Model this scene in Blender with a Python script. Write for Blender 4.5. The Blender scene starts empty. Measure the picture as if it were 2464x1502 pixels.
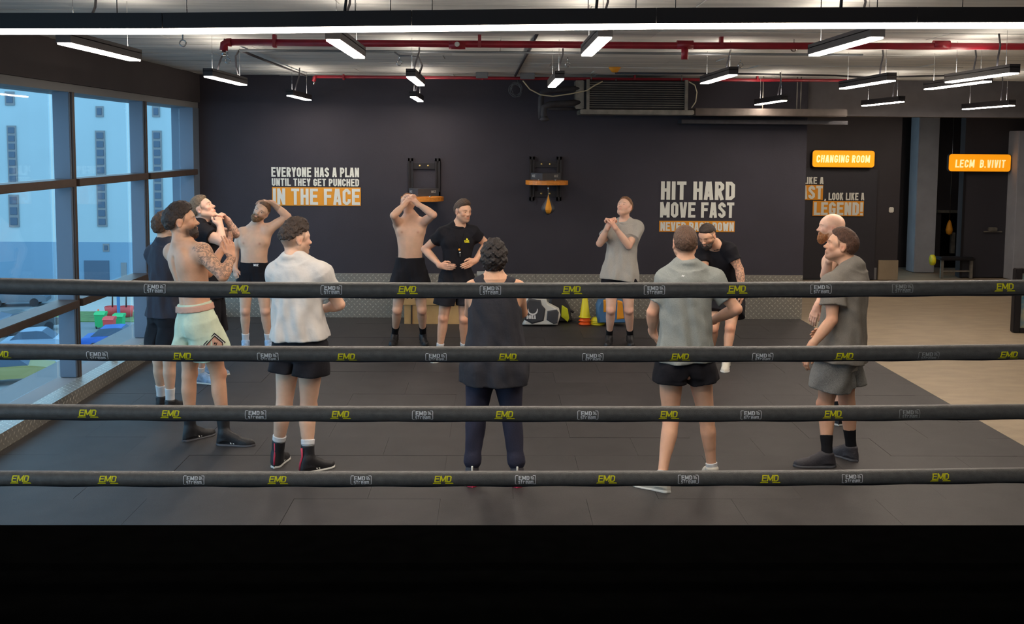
import bpy, bmesh, math, random
import numpy as np
from mathutils import Vector, Matrix
random.seed(7); rng = np.random.default_rng(7)
SC = bpy.context.scene
COL = SC.collection
# ------------------------------------------------------------------ camera
CAMZ = 2.42; FPX = 2500.0; PCX, PCY = 1232.0, 557.5
PITCH = math.atan(0.083); YAW = math.atan(46/2500.0); ROLL = math.radians(0.4)
fw = np.array([math.sin(YAW)*math.cos(PITCH), math.cos(YAW)*math.cos(PITCH), -math.sin(PITCH)])
rt = np.array([math.cos(YAW), -math.sin(YAW), 0.0])
up = np.cross(rt, fw)
r2 = rt*math.cos(ROLL) + up*math.sin(ROLL)
u2 = up*math.cos(ROLL) - rt*math.sin(ROLL)
cam_d = bpy.data.cameras.new('camera'); cam = bpy.data.objects.new('camera', cam_d); COL.objects.link(cam)
cam.matrix_world = Matrix(((r2[0], u2[0], -fw[0], 0), (r2[1], u2[1], -fw[1], 0), (r2[2], u2[2], -fw[2], CAMZ), (0, 0, 0, 1)))
cam_d.sensor_fit = 'HORIZONTAL'; cam_d.sensor_width = 36; cam_d.lens = 36*FPX/2464
cam_d.shift_y = -(751-PCY)/2464; cam_d.clip_end = 400; cam_d.clip_start = .05
SC.camera = cam
CAM = np.array([0, 0, CAMZ])
def ray(px, py): return fw*FPX + r2*(px-PCX) - u2*(py-PCY)
def P(px, py, Y):
    d = ray(px, py); return CAM + d*(Y/d[1])
def F(px, py, z=0.0):
    d = ray(px, py); return CAM + d*((z-CAMZ)/d[2])
# ------------------------------------------------------------------ world, exposure
SC.view_settings.view_transform = 'Standard'; SC.view_settings.look = 'None'
SC.view_settings.gamma = 1; SC.view_settings.exposure = 0.0; SC.view_settings.use_curve_mapping = False
W = bpy.data.worlds.new('world'); SC.world = W; W.use_nodes = True
bg = W.node_tree.nodes['Background']; bg.inputs[0].default_value = (0.42, 0.70, 0.90, 1); bg.inputs[1].default_value = 3.0
LED = 68.0
# ------------------------------------------------------------------ materials
def lin(c):
    c = np.array(c, float)/255.0
    c = np.where(c <= .04045, c/12.92, ((c+.055)/1.055)**2.4)
    return (float(c[0]), float(c[1]), float(c[2]), 1.0)
def mat(name, rgb, rough=.6, metal=0.0, var=0.0, vscale=8.0, bump=0.0, bscale=60.0, emit=None, estr=0, spec=None, attr=None, rgb2=None, stretch=None):
    m = bpy.data.materials.new(name); m.use_nodes = True; nt = m.node_tree; N = nt.nodes; L = nt.links
    b = N['Principled BSDF']; c = lin(rgb)
    b.inputs['Base Color'].default_value = c; b.inputs['Roughness'].default_value = rough; b.inputs['Metallic'].default_value = metal
    if spec is not None: b.inputs['Specular IOR Level'].default_value = spec
    if emit is not None:
        b.inputs['Emission Color'].default_value = lin(emit); b.inputs['Emission Strength'].default_value = estr
    tc = N.new('ShaderNodeTexCoord'); src = tc.outputs['Object']
    if stretch:
        mp = N.new('ShaderNodeMapping'); mp.inputs['Scale'].default_value = stretch; L.new(src, mp.inputs[0]); src = mp.outputs[0]
    colout = None
    if var > 0 or rgb2 is not None:
        n = N.new('ShaderNodeTexNoise'); n.inputs['Scale'].default_value = vscale; n.inputs['Detail'].default_value = 6; L.new(src, n.inputs['Vector'])
        r = N.new('ShaderNodeValToRGB'); L.new(n.outputs[0], r.inputs[0])
        r.color_ramp.elements[0].position = .34; r.color_ramp.elements[1].position = .68
        c2 = lin(rgb2) if rgb2 is not None else tuple(min(1, x*(1+var)) for x in c[:3])+(1,)
        c1 = c if rgb2 is not None else tuple(x*(1-var) for x in c[:3])+(1,)
        r.color_ramp.elements[0].color = c1; r.color_ramp.elements[1].color = c2
        colout = r.outputs[0]
    if attr:
        a = N.new('ShaderNodeAttribute'); a.attribute_name = attr
        if colout is None:
            colout = a.outputs['Color']
            mx = N.new('ShaderNodeMix'); mx.data_type = 'RGBA'; mx.blend_type = 'MULTIPLY'; mx.inputs[0].default_value = 1
            mx.inputs[6].default_value = c; L.new(colout, mx.inputs[7]); colout = mx.outputs[2]
        else:
            mx = N.new('ShaderNodeMix'); mx.data_type = 'RGBA'; mx.blend_type = 'MULTIPLY'; mx.inputs[0].default_value = 1
            L.new(colout, mx.inputs[6]); L.new(a.outputs['Color'], mx.inputs[7]); colout = mx.outputs[2]
    if colout is not None: L.new(colout, b.inputs['Base Color'])
    if bump > 0:
        n2 = N.new('ShaderNodeTexNoise'); n2.inputs['Scale'].default_value = bscale; n2.inputs['Detail'].default_value = 4; L.new(src, n2.inputs['Vector'])
        bp = N.new('ShaderNodeBump'); bp.inputs['Strength'].default_value = bump; bp.inputs['Distance'].default_value = .01
        L.new(n2.outputs[0], bp.inputs['Height']); L.new(bp.outputs[0], b.inputs['Normal'])
    return m
M = {}
M['wall'] = mat('black_painted_wall', (50, 47, 56), .75, var=.12, vscale=1.2, bump=.15, bscale=90)
M['wall2'] = mat('charcoal_painted_wall', (50, 46, 50), .7, var=.1, vscale=2)
M['column'] = mat('grey_column_paint', (158, 160, 168), .7, var=.08, vscale=3)
M['soffit'] = mat('dark_soffit_paint', (66, 60, 62), .8, var=.08, vscale=2, bump=.1)
M['soffit_light'] = mat('grey_soffit_trim', (120, 120, 122), .7)
M['concrete'] = mat('board_marked_concrete', (186, 186, 182), .85, rgb2=(220, 218, 210), vscale=3.0, bump=.5, bscale=30, stretch=(.35, 2.6, 1))
M['rubber'] = mat('black_rubber_mat', (49, 46, 47), .55, var=.16, vscale=5, bump=.25, bscale=220)
M['vinyl'] = mat('beige_vinyl', (152, 136, 114), .5, var=.1, vscale=3, bump=.3, bscale=50, stretch=(1, 2.5, 1))
M['canvas'] = mat('black_ring_canvas', (5, 5, 5), .95, var=.2, vscale=12, spec=.0)
M['frame'] = mat('grey_window_mullion', (100, 112, 128), .5, .2)
M['bronze'] = mat('bronze_window_rail', (84, 70, 62), .45, .5, var=.1)
M['ropes'] = mat('black_rope_sleeve', (92, 90, 88), .42, var=.15, vscale=40, bump=.25, bscale=300)
M['ropewhite'] = mat('white_print', (246, 246, 246), .6)
M['ropeyellow'] = mat('yellow_print', (246, 236, 24), .6)
M['blackmetal'] = mat('black_metal', (34, 32, 36), .5, .3)
M['housing'] = mat('dark_lamp_housing', (48, 44, 46), .5, .2)
M['led'] = mat('led_diffuser', (255, 250, 235), .5, emit=(255, 239, 222), estr=LED)
M['led_strip'] = mat('led_strip_diffuser', (255, 250, 235), .5, emit=(255, 240, 224), estr=34)
M['ceil_fill'] = mat('added_ceiling_fill', (255, 250, 235), .5, emit=(255, 242, 228), estr=18)  # glow added to brighten the ceiling
M['red'] = mat('red_sprinkler_pipe', (150, 26, 42), .4, var=.15, vscale=9)
M['chrome'] = mat('chrome', (190, 190, 190), .25, 1)
M['cable'] = mat('dark_cable', (44, 42, 48), .5)
M['conduit'] = mat('grey_conduit', (96, 100, 104), .5, .3)
M['duct'] = mat('dark_painted_duct', (84, 74, 68), .6, var=.2, vscale=6)
M['bulkhead'] = mat('grey_bulkhead_paint', (92, 88, 90), .75, var=.08)
M['galv'] = mat('galvanised_steel', (128, 124, 116), .5, .5, var=.25, vscale=9)
M['insul'] = mat('black_pipe_insulation', (56, 54, 58), .7, var=.2, vscale=12, bump=.5, bscale=20)
M['cream'] = mat('cream_cable', (200, 184, 150), .6)
M['orange'] = mat('orange_paint', (230, 152, 32), .6)
M['lettering'] = mat('pale_lettering', (222, 222, 212), .6)
M['wood'] = mat('varnished_wood', (214, 132, 44), .35, var=.2, vscale=14, stretch=(1, 6, 6))
M['brass'] = mat('brass_bolt', (220, 190, 120), .3, .8)
M['sign'] = mat('lit_sign_face', (255, 170, 30), .4, emit=(255, 156, 18), estr=.75)
M['signtext'] = mat('lit_sign_letters', (255, 240, 190), .4, emit=(250, 232, 170), estr=.8)
M['white'] = mat('white_plastic', (225, 222, 214), .5)
M['card'] = mat('tan_box_board', (196, 158, 104), .7, var=.12, vscale=5)
M['door'] = mat('dark_door', (48, 47, 54), .55)
M['yellow'] = mat('yellow_plastic', (226, 214, 36), .45)
M['lime'] = mat('lime_fabric', (196, 206, 30), .6)
M['conered'] = mat('orange_plastic', (240, 96, 30), .45)
M['blue'] = mat('blue_panel', (70, 116, 160), .6)
M['padwhite'] = mat('white_leather', (222, 222, 216), .45)
M['padgrey'] = mat('dark_grey_leather', (66, 68, 74), .5, var=.1)
def plate_mat(name, rgb, sc=26.0, metal=.6):
    """diamond tread plate: alternating raised lugs along the two diagonals, as fine relief"""
    m = bpy.data.materials.new(name); m.use_nodes = True; nt = m.node_tree; N = nt.nodes; L = nt.links
    b = N['Principled BSDF']; b.inputs['Metallic'].default_value = metal; b.inputs['Roughness'].default_value = .42
    tc = N.new('ShaderNodeTexCoord'); sp = N.new('ShaderNodeSeparateXYZ'); L.new(tc.outputs['UV'], sp.inputs[0])
    def mth(op, a, c=None):
        n = N.new('ShaderNodeMath'); n.operation = op
        for i, v in enumerate((a, c)):
            if v is None: continue
            if isinstance(v, (int, float)): n.inputs[i].default_value = v
            else: L.new(v, n.inputs[i])
        return n.outputs[0]
    u = mth('MULTIPLY', mth('ADD', sp.outputs[0], sp.outputs[1]), sc*.7071); v = mth('MULTIPLY', mth('SUBTRACT', sp.outputs[0], sp.outputs[1]), sc*.7071)
    fu = mth('FRACT', u); fv = mth('FRACT', v); par = mth('MODULO', mth('ABSOLUTE', mth('ADD', mth('FLOOR', u), mth('FLOOR', v))), 2.0)
    du = mth('ABSOLUTE', mth('SUBTRACT', fu, .5)); dv = mth('ABSOLUTE', mth('SUBTRACT', fv, .5))
    # lug long in u when par = 0, long in v otherwise
    a = mth('ADD', mth('MULTIPLY', du, 1.0), mth('MULTIPLY', dv, 2.7)); c = mth('ADD', mth('MULTIPLY', dv, 1.0), mth('MULTIPLY', du, 2.7))
    d = mth('ADD', mth('MULTIPLY', a, mth('SUBTRACT', 1.0, par)), mth('MULTIPLY', c, par))
    mr = N.new('ShaderNodeMapRange'); L.new(d, mr.inputs[0]); mr.inputs[1].default_value = .46; mr.inputs[2].default_value = .3
    bp = N.new('ShaderNodeBump'); bp.inputs['Strength'].default_value = 1.0; bp.inputs['Distance'].default_value = .006
    L.new(mr.outputs[0], bp.inputs['Height']); L.new(bp.outputs[0], b.inputs['Normal'])
    mx = N.new('ShaderNodeMix'); mx.data_type = 'RGBA'; c1 = lin(rgb); mx.inputs[6].default_value = tuple(x*.62 for x in c1[:3])+(1,); mx.inputs[7].default_value = tuple(min(1, x*1.2) for x in c1[:3])+(1,)
    L.new(mr.outputs[0], mx.inputs[0]); L.new(mx.outputs[2], b.inputs['Base Color'])
    return m
M['plate'] = plate_mat('diamond_tread_plate', (188, 184, 174), sc=19.0)
def glass_mat():
    m = bpy.data.materials.new('window_glass'); m.use_nodes = True; N = m.node_tree.nodes; L = m.node_tree.links
    N.remove(N['Principled BSDF']); o = N['Material Output']
    t = N.new('ShaderNodeBsdfTransparent'); t.inputs[0].default_value = (.86, .93, .98, 1)
    g = N.new('ShaderNodeBsdfGlossy'); g.inputs['Roughness'].default_value = .02
    x = N.new('ShaderNodeMixShader'); x.inputs[0].default_value = .06
    L.new(t.outputs[0], x.inputs[1]); L.new(g.outputs[0], x.inputs[2]); L.new(x.outputs[0], o.inputs[0]); return m
M['glass'] = glass_mat()
# ------------------------------------------------------------------ object helpers
def link(name, me, parent=None, **kw):
    o = bpy.data.objects.new(name, me); COL.objects.link(o)
    if parent is not None: o.parent = parent
    for k, v in kw.items(): o[k] = v
    return o
def thing(name, label, cat, loc=(0, 0, 0), group=None):
    o = bpy.data.objects.new(name, None); COL.objects.link(o); o.location = loc; o.empty_display_size = .1
    o['label'] = label; o['category'] = cat
    if group: o['group'] = group
    return o
class MB:
    """collects shapes into one mesh; coordinates are world, made local to the parent's location on build"""
    def __init__(s): s.v = []; s.f = []; s.mi = []; s.sm = []; s.uv = None; s.cur = 0
    def add(s, vs, fs, smooth=False):
        n = len(s.v); s.v += [tuple(map(float, v)) for v in vs]
        for f in fs: s.f.append([i+n for i in f]); s.mi.append(s.cur); s.sm.append(smooth)
    def box(s, lo, hi, bev=0.0):
        lo = np.minimum(lo, hi); hi = np.maximum(lo, np.array(hi, float)); x0, y0, z0 = lo; x1, y1, z1 = hi
        if bev <= 0:
            s.add([(x0, y0, z0), (x1, y0, z0), (x1, y1, z0), (x0, y1, z0), (x0, y0, z1), (x1, y0, z1), (x1, y1, z1), (x0, y1, z1)],
                  [(0, 3, 2, 1), (4, 5, 6, 7), (0, 1, 5, 4), (1, 2, 6, 5), (2, 3, 7, 6), (3, 0, 4, 7)])
        else:
            b = min(bev, (x1-x0)*.45, (y1-y0)*.45, (z1-z0)*.45)
            bm = bmesh.new(); bmesh.ops.create_cube(bm, size=1)
            for v in bm.verts: v.co = Vector(((x0+x1)/2+v.co.x*(x1-x0), (y0+y1)/2+v.co.y*(y1-y0), (z0+z1)/2+v.co.z*(z1-z0)))
            bmesh.ops.bevel(bm, geom=bm.edges[:], offset=b, segments=2, affect='EDGES')
            bm.verts.ensure_lookup_table(); s.add([v.co for v in bm.verts], [[v.index for v in f.verts] for f in bm.faces]); bm.free()
        return s
    def tube(s, pts, r, n=10, cap=True):
        pts = [np.array(p, float) for p in pts]; rs = r if hasattr(r, '__len__') else [r]*len(pts)
        T = []
        for i in range(len(pts)):
            a = pts[max(i-1, 0)]; b = pts[min(i+1, len(pts)-1)]; t = b-a; T.append(t/(np.linalg.norm(t)+1e-12))
        u = np.cross(T[0], (0, 0, 1.0))
        if np.linalg.norm(u) < .1: u = np.cross(T[0], (1.0, 0, 0))
        u /= np.linalg.norm(u); vs = []
        for p, t, rr in zip(pts, T, rs):
            u = u-t*np.dot(u, t); u /= np.linalg.norm(u)+1e-12; w = np.cross(t, u)
            for k in range(n):
                a = 2*math.pi*k/n; vs.append(p+rr*(u*math.cos(a)+w*math.sin(a)))
        fs = []
        for i in range(len(pts)-1):
            for k in range(n):
                a = i*n+k; b = i*n+(k+1) % n; fs.append((a, b, b+n, a+n))
        s.add(vs, fs, True)
        if cap:
            m = (len(pts)-1)*n; base = len(s.v)-len(vs)
            s.f.append([base+k for k in range(n)][::-1]); s.mi.append(s.cur); s.sm.append(False)
            s.f.append([base+m+k for k in range(n)]); s.mi.append(s.cur); s.sm.append(False)
        return s
    def lathe(s, c, prof, n=20, axis=2):
        vs = []
        for (r, h) in prof:
            for k in range(n):
                a = 2*math.pi*k/n; q = [r*math.cos(a), r*math.sin(a)]; q.insert(axis, h); vs.append((c[0]+q[0], c[1]+q[1], c[2]+q[2]))
        fs = [(i*n+k, i*n+(k+1) % n, (i+1)*n+(k+1) % n, (i+1)*n+k) for i in range(len(prof)-1) for k in range(n)]
        s.add(vs, fs, True); b = len(s.v)-len(vs)
        for row in (0, len(prof)-1):
            s.f.append([b+row*n+k for k in range(n)]); s.mi.append(s.cur); s.sm.append(False)
        return s
    def prism(s, poly, y0, y1, plane='xz'):
        """polygon in a plane extruded along the third axis"""
        n = len(poly)
        def q(p, h): return (p[0], h, p[1]) if plane == 'xz' else ((p[0], p[1], h) if plane == 'xy' else (h, p[0], p[1]))
        s.add([q(p, y0) for p in poly]+[q(p, y1) for p in poly], [list(range(n)), list(range(2*n-1, n-1, -1))]+[(i, i+n, (i+1) % n+n, (i+1) % n) for i in range(n)])
        return s
    def build(s, name, m, parent=None, uvplane=None, fixn=True, **kw):
        off = np.zeros(3) if parent is None else np.array(parent.matrix_basis.translation)
        if parent is not None and parent.parent is not None: off = off + np.array(parent.parent.matrix_basis.translation)
        me = bpy.data.meshes.new(name); me.from_pydata([tuple(np.array(v)-off) for v in s.v], [], s.f)
        ms = m if isinstance(m, (list, tuple)) else [m]
        for x in ms: me.materials.append(x)
        me.polygons.foreach_set('material_index', s.mi); me.polygons.foreach_set('use_smooth', s.sm)
        if uvplane:
            uv = me.uv_layers.new(name='UVMap'); d = uv.data
            a, b = uvplane
            for l in me.loops:
                v = s.v[l.vertex_index]; d[l.index].uv = (v[a], v[b])
        if fixn:
            bm = bmesh.new(); bm.from_mesh(me); bmesh.ops.recalc_face_normals(bm, faces=bm.faces[:]); bm.to_mesh(me); bm.free()
        me.update(); return link(name, me, parent, **kw)
def copy_tree(root):
    c = root.copy(); COL.objects.link(c)
    for ch in [o for o in COL.objects if o.parent == root]:
        d = ch.copy(); COL.objects.link(d); d.parent = c
        for g in [o for o in COL.objects if o.parent == ch]:
            e = g.copy(); COL.objects.link(e); e.parent = d
    return c
# ------------------------------------------------------------------ condensed block lettering made of stroked polylines
T = .17
def glyphs(w, t):
    L, H, X0, X1 = t/2, 1-t/2, t/2, w-t/2; c = min(t*.75, (w-t)*.40); mid = .53
    ring = [(X0+c, L), (X1-c, L), (X1, L+c), (X1, H-c), (X1-c, H), (X0+c, H), (X0, H-c), (X0, L+c)]
    G = {
     'A': [[(X0*.9, 0), (w/2-t*.22, 1)], [(w-X0*.9, 0), (w/2+t*.22, 1)], [(w*.25, .26), (w*.75, .26)]],
     'B': [[(X0, 0), (X0, 1)], [(X0, H), (X1-c, H), (X1, H-c), (X1, mid+c*.6), (X1-c, mid), (X0, mid)], [(X1-c, mid), (X1, mid-c*.6), (X1, L+c), (X1-c, L), (X0, L)]],
     'C': [[(X1, .66), (X1, H-c), (X1-c, H), (X0+c, H), (X0, H-c), (X0, L+c), (X0+c, L), (X1-c, L), (X1, L+c), (X1, .36)]],
     'D': [[(X0, 0), (X0, 1)], [(X0, H), (X1-c, H), (X1, H-c), (X1, L+c), (X1-c, L), (X0, L)]],
     'E': [[(X0, 0), (X0, 1)], [(X0, H), (w, H)], [(X0, mid), (w*.9, mid)], [(X0, L), (w, L)]],
     'F': [[(X0, 0), (X0, 1)], [(X0, H), (w, H)], [(X0, mid), (w*.9, mid)]],
     'G': [[(X1, .68), (X1, H-c), (X1-c, H), (X0+c, H), (X0, H-c), (X0, L+c), (X0+c, L), (X1-c, L), (X1, L+c), (X1, .5)], [(w*.5, .46), (w, .46)]],
     'H': [[(X0, 0), (X0, 1)], [(X1, 0), (X1, 1)], [(X0, mid), (X1, mid)]],
     'I': [[(t/2, 0), (t/2, 1)]],
     'K': [[(X0, 0), (X0, 1)], [(X0, .38), (w-t*.45, 1)], [(X0+t*.6, .58), (w-t*.4, 0)]],
     'L': [[(X0, 0), (X0, 1)], [(X0, L), (w, L)]],
     'M': [[(X0, 0), (X0, 1)], [(w*1.3-t/2, 0), (w*1.3-t/2, 1)], [(X0, 1), (w*.65, .15)], [(w*1.3-t/2, 1), (w*.65, .15)]],
     'N': [[(X0, 0), (X0, 1)], [(X1, 0), (X1, 1)], [(X0, .93), (X1, .07)]],
     'O': [ring+[ring[0], ring[1]]],
     'P': [[(X0, 0), (X0, 1)], [(X0, H), (X1-c, H), (X1, H-c), (X1, .45+c), (X1-c, .45), (X0, .45)]],
     'R': [[(X0, 0), (X0, 1)], [(X0, H), (X1-c, H), (X1, H-c), (X1, mid+c), (X1-c, mid), (X0, mid)], [(w*.45, mid), (X1, 0)]],
     'S': [[(X1, .7), (X1, H-c), (X1-c, H), (X0+c, H), (X0, H-c), (X0, .66), (X1, .36), (X1, L+c), (X1-c, L), (X0+c, L), (X0, L+c), (X0, .3)]],
     'T': [[(w/2, 0), (w/2, 1)], [(0, H), (w, H)]],
     'U': [[(X0, 1), (X0, L+c), (X0+c, L), (X1-c, L), (X1, L+c), (X1, 1)]],
     'V': [[(X0*.9, 1), (w/2-t*.2, 0)], [(w-X0*.9, 1), (w/2+t*.2, 0)]],
     'W': [[(X0, 1), (w*.36, 0)], [(w*.36, 0), (w*.65, .85)], [(w*.65, .85), (w*.94, 0)], [(w*.94, 0), (w*1.3-t/2, 1)]],
     'X': [[(X0, 0), (X1, 1)], [(X0, 1), (X1, 0)]],
     'Y': [[(X0*.9, 1), (w/2, .42)], [(w-X0*.9, 1), (w/2, .42)], [(w/2, 0), (w/2, .5)]],
     'Z': [[(0, H), (w, H)], [(X1, H), (X0, L)], [(0, L), (w, L)]],
     '!': [[(t/2, .28), (t/2, 1)], [(t/2, 0), (t/2, .17)]],
     '.': [[(t/2, 0), (t/2, .15)]], ',': [[(t/2, .16), (t/2, 0), (t*.1, -.14)]],
     's': [[(w*.9, .55), (w*.2, .55), (w*.2, .36), (w*.8, .3), (w*.8, L*.8), (w*.1, L*.8)]],
     't': [[(w*.4, 0), (w*.4, .9)], [(w*.05, .58), (w*.85, .58)]],
     'r': [[(X0, 0), (X0, .62)], [(X0, .55), (w*.8, .55)]],
     'e': [[(w*.9, L), (X0, L), (X0, .56), (X1, .56), (X1, .32), (X0, .32)]],
     'a': [[(X0, .56), (X1, .56), (X1, 0)], [(X1, .32), (X0, .32), (X0, L), (X1, L)]],
     'm': [[(X0, 0), (X0, .62)], [(X0, .56), (w*1.3-t/2, .56), (w*1.3-t/2, 0)], [(w*.65, 0), (w*.65, .56)]],
    }
    W_ = {k: w for k in G}; W_['I'] = W_['!'] = W_['.'] = W_[','] = t; W_['M'] = W_['W'] = W_['m'] = w*1.3; W_['L'] = w*.9
    return G, W_
def stroke(pts, t):
    pts = [np.array(p, float) for p in pts]; n = len(pts); quads = []; Ls = []; Rs = []
    for i in range(n):
        d0 = pts[i]-pts[i-1] if i > 0 else pts[1]-pts[0]; d1 = pts[i+1]-pts[i] if i < n-1 else d0
        d0 = d0/np.linalg.norm(d0); d1 = d1/np.linalg.norm(d1)
        n0 = np.array((-d0[1], d0[0])); n1 = np.array((-d1[1], d1[0])); m = n0+n1; m = m/max(np.linalg.norm(m), 1e-6)
        k = (t/2)/max(np.dot(m, n0), .6); Ls.append(pts[i]+m*k); Rs.append(pts[i]-m*k)
    for i in range(n-1): quads.append([Ls[i], Rs[i], Rs[i+1], Ls[i+1]])
    return quads
def text_quads(txt, width, height, t=.19, w=.46, gap=.075, sp=.27, slant=0.0):
    """2-D quads of a line of lettering scaled to width x height, origin at its lower left"""
    G, W_ = glyphs(w, t); x = 0; Q = []
    for ch in txt:
        if ch == ' ': x += sp; continue
        for st in G[ch]:
            for q in stroke(st, t): Q.append([(p[0]+x+slant*p[1], p[1]) for p in q])
        x += W_[ch]+gap
    tot = x-gap+slant
    return [[(p[0]*width/tot, p[1]*height) for p in q] for q in Q]
def wall_text(mb, txt, x0, x1, z0, z1, y, **k):
    """thin raised lettering on a wall that faces -Y"""
    for i, q in enumerate(text_quads(txt, x1-x0, z1-z0, **k)):
        mb.add([(x0+p[0], y-.00025*(i % 9), z0+p[1]) for p in q], [(0, 1, 2, 3)])
def worldify(m, rnd=.12):
    """texture in world space plus a small per-piece shade difference, for pieces that share one mesh"""
    nt = m.node_tree; N = nt.nodes; L = nt.links
    tc = [n for n in N if n.type == 'TEX_COORD'][0]; g = N.new('ShaderNodeNewGeometry')
    for l in list(nt.links):
        if l.from_node == tc:
            to = l.to_socket; nt.links.remove(l); L.new(g.outputs['Position'], to)
    b = N['Principled BSDF']; src = b.inputs['Base Color'].links[0].from_socket
    oi = N.new('ShaderNodeObjectInfo'); mr = N.new('ShaderNodeMapRange'); L.new(oi.outputs['Random'], mr.inputs[0])
    mr.inputs[3].default_value = 1-rnd; mr.inputs[4].default_value = 1+rnd
    hs = N.new('ShaderNodeHueSaturation'); L.new(src, hs.inputs['Color']); L.new(mr.outputs[0], hs.inputs['Value']); L.new(hs.outputs[0], b.inputs['Base Color'])
worldify(M['rubber'], .07); worldify(M['concrete'], .07)
YB = 14.47; ZC = 3.38; XL = -4.25; XK = -3.86; XR = 4.37; YD = 18.9
def struct(name, mb, m, parent=None, **k):
    o = mb.build(name, m, parent, **k)
    if parent is None: o['kind'] = 'structure'
    return o
# ---- shell
fl = struct('floor', MB().box((XL, -4, -.12), (11, 22, -.008)), M['vinyl'])
ce = struct('ceiling', MB().box((XL-.3, -4, ZC), (11, 22, ZC+.2)), M['concrete'])
w = MB().box((XK-.25, YB, 0), (XR, YB+.2, ZC)); struct('wall_back', w, M['wall'])
struct('wall_return', MB().box((XR-.2, YB+.2, 0), (XR, 22, ZC)), M['wall2'])
struct('wall_back_changing', MB().box((XR, YD, 0), (7.45, YD+.2, ZC)), M['wall2'])
struct('wall_back_far', MB().box((7.2, 20.9, 0), (11, 21.1, ZC)), M['wall2'])
x2 = P(2316, 500, 19.3)[0]
struct('wall_back_locker', MB().box((x2, 19.3, 0), (11, 19.5, ZC)), M['wall2'])
struct('wall_right', MB().box((10.6, -4, 0), (10.8, 22, ZC)), M['wall2'])
struct('wall_front', MB().box((XL-.3, -4.2, 0), (11, -4, ZC)), M['wall2'])
# bulkhead across the corridor side
struct('trim_1', MB().box((XR, 14.55, 2.86), (10.6, 14.9, ZC)), M['bulkhead'])
# grey column
cx = P(2219, 500, 20.2)[0]
struct('trim_2', MB().box((cx-.2, 20.0, 0), (cx+.2, 20.4, ZC), .01), M['column'])
cx = P(2462, 500, 18.9)[0]
struct('trim_3', MB().box((cx-.14, 18.9, 0), (cx+.4, 19.28, 2.75), .01), M['column'])
# beige low panel right of the door
a = P(2113, 626, YD-.02); b = P(2160, 640, YD-.02)
struct('trim_4', MB().box((a[0], YD-.05, 0), (b[0], YD-.001, a[2]), .004), M['vinyl'])
# soffit over the windows and its pale underside
struct('trim_5', MB().box((XL-.25, -4, 2.98), (-4.04, YB, ZC)), M['soffit'])
struct('trim_6', MB().box((XL-.2, -4, 2.90), (-4.07, YB, 2.978)), M['soffit_light'])
# reveal at the corner
struct('trim_7', MB().box((XL-.1, 14.18, .0), (-4.06, 14.46, 2.9)), M['frame'])
# kerb below the windows
kb = MB().box((XL-.3, -4, 0), (XK, YB-.01, .13)); struct('trim_8', kb, M['soffit_light'])
pl = MB(); pl.add([(XK+.004, -4, .0), (XK+.004, YB-.02, .0), (XK+.004, YB-.02, .134), (XK+.004, -4, .134)], [(0, 1, 2, 3)])
o = struct('trim_9', pl, M['plate'], uvplane=(1, 2), fixn=False)
pl = MB(); pl.add([(-4.03, -4, .134), (XK+.004, -4, .134), (XK+.004, YB-.02, .134), (-4.03, YB-.02, .134)], [(0, 1, 2, 3)])
struct('trim_10', pl, M['plate'], uvplane=(0, 1), fixn=False)
# tread-plate wainscot on the back wall, sheet by sheet
ws = bpy.data.objects.new('baseboard_back', None); COL.objects.link(ws); ws['kind'] = 'structure'; ws.location = (0, YB, 0)
xs = [XK, -2.3, -.85, .6, 2.05, 3.2, XR]
for x0, x1 in zip(xs, xs[1:]):
    MB().box((x0+.002, YB-.012, .0), (x1-.002, YB-.001, .625)).build('tread_plate_sheet', M['plate'], ws, uvplane=(0, 2), fixn=False)
MB().box((XR, YD-.02, 0), (P(2110, 600, YD)[0], YD-.001, .0001+.22)).build('trim_11', M['soffit_light'])['kind'] = 'structure'
# rubber tiles
MB().box((XK+.004, 4.0, -.0085), (XR-.02, YB-.014, -.0072)).build('mat_underlay', M['canvas'], fl)
tm = MB().box((-.4990, -.2490, -.007), (.4990, .2490, 0.0)); proto = tm.build('rubber_tile', M['rubber'], fl)
n = 0
for j in range(22):
    y = YB-.014-.25-j*.5
    if y < 4.0: break
    for i in range(10):
        x = XK+.01+.5+i*1.0 - (.5 if j % 2 else 0)
        if x > XR+.5: continue
        lo = max(x-.499, XK+.005); hi = min(x+.499, XR-.02)
        if hi-lo < .1: continue
        if hi-lo > .99:
            o = proto if n == 0 else proto.copy()
            if n: COL.objects.link(o)
            o.location = (x, y, random.uniform(-.0015, .0015)+.0005)
        else:
            MB().box((lo, y-.249, -.007), (hi, y+.249, 0.0005)).build('rubber_tile', M['rubber'], fl)
        n += 1
# ceiling boards (the imprint of the formwork)
for j in range(22):
    y0 = 3.6+j*.5
    x = -4.04+(-1.3 if j % 2 else 0)
    while x < 10.4:
        x1 = min(x+random.choice((2.4, 3.0, 3.6)), 10.6); lo = max(x, -4.03)
        if x1-lo > .2 and y0 < (14.4):
            z = ZC-.012-random.uniform(0, .012)
            MB().box((lo+.003, y0+.004, z), (x1-.003, min(y0+.496, YB-.01), ZC+.005)).build('concrete_board', M['concrete'], ce)
        x = x1
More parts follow.
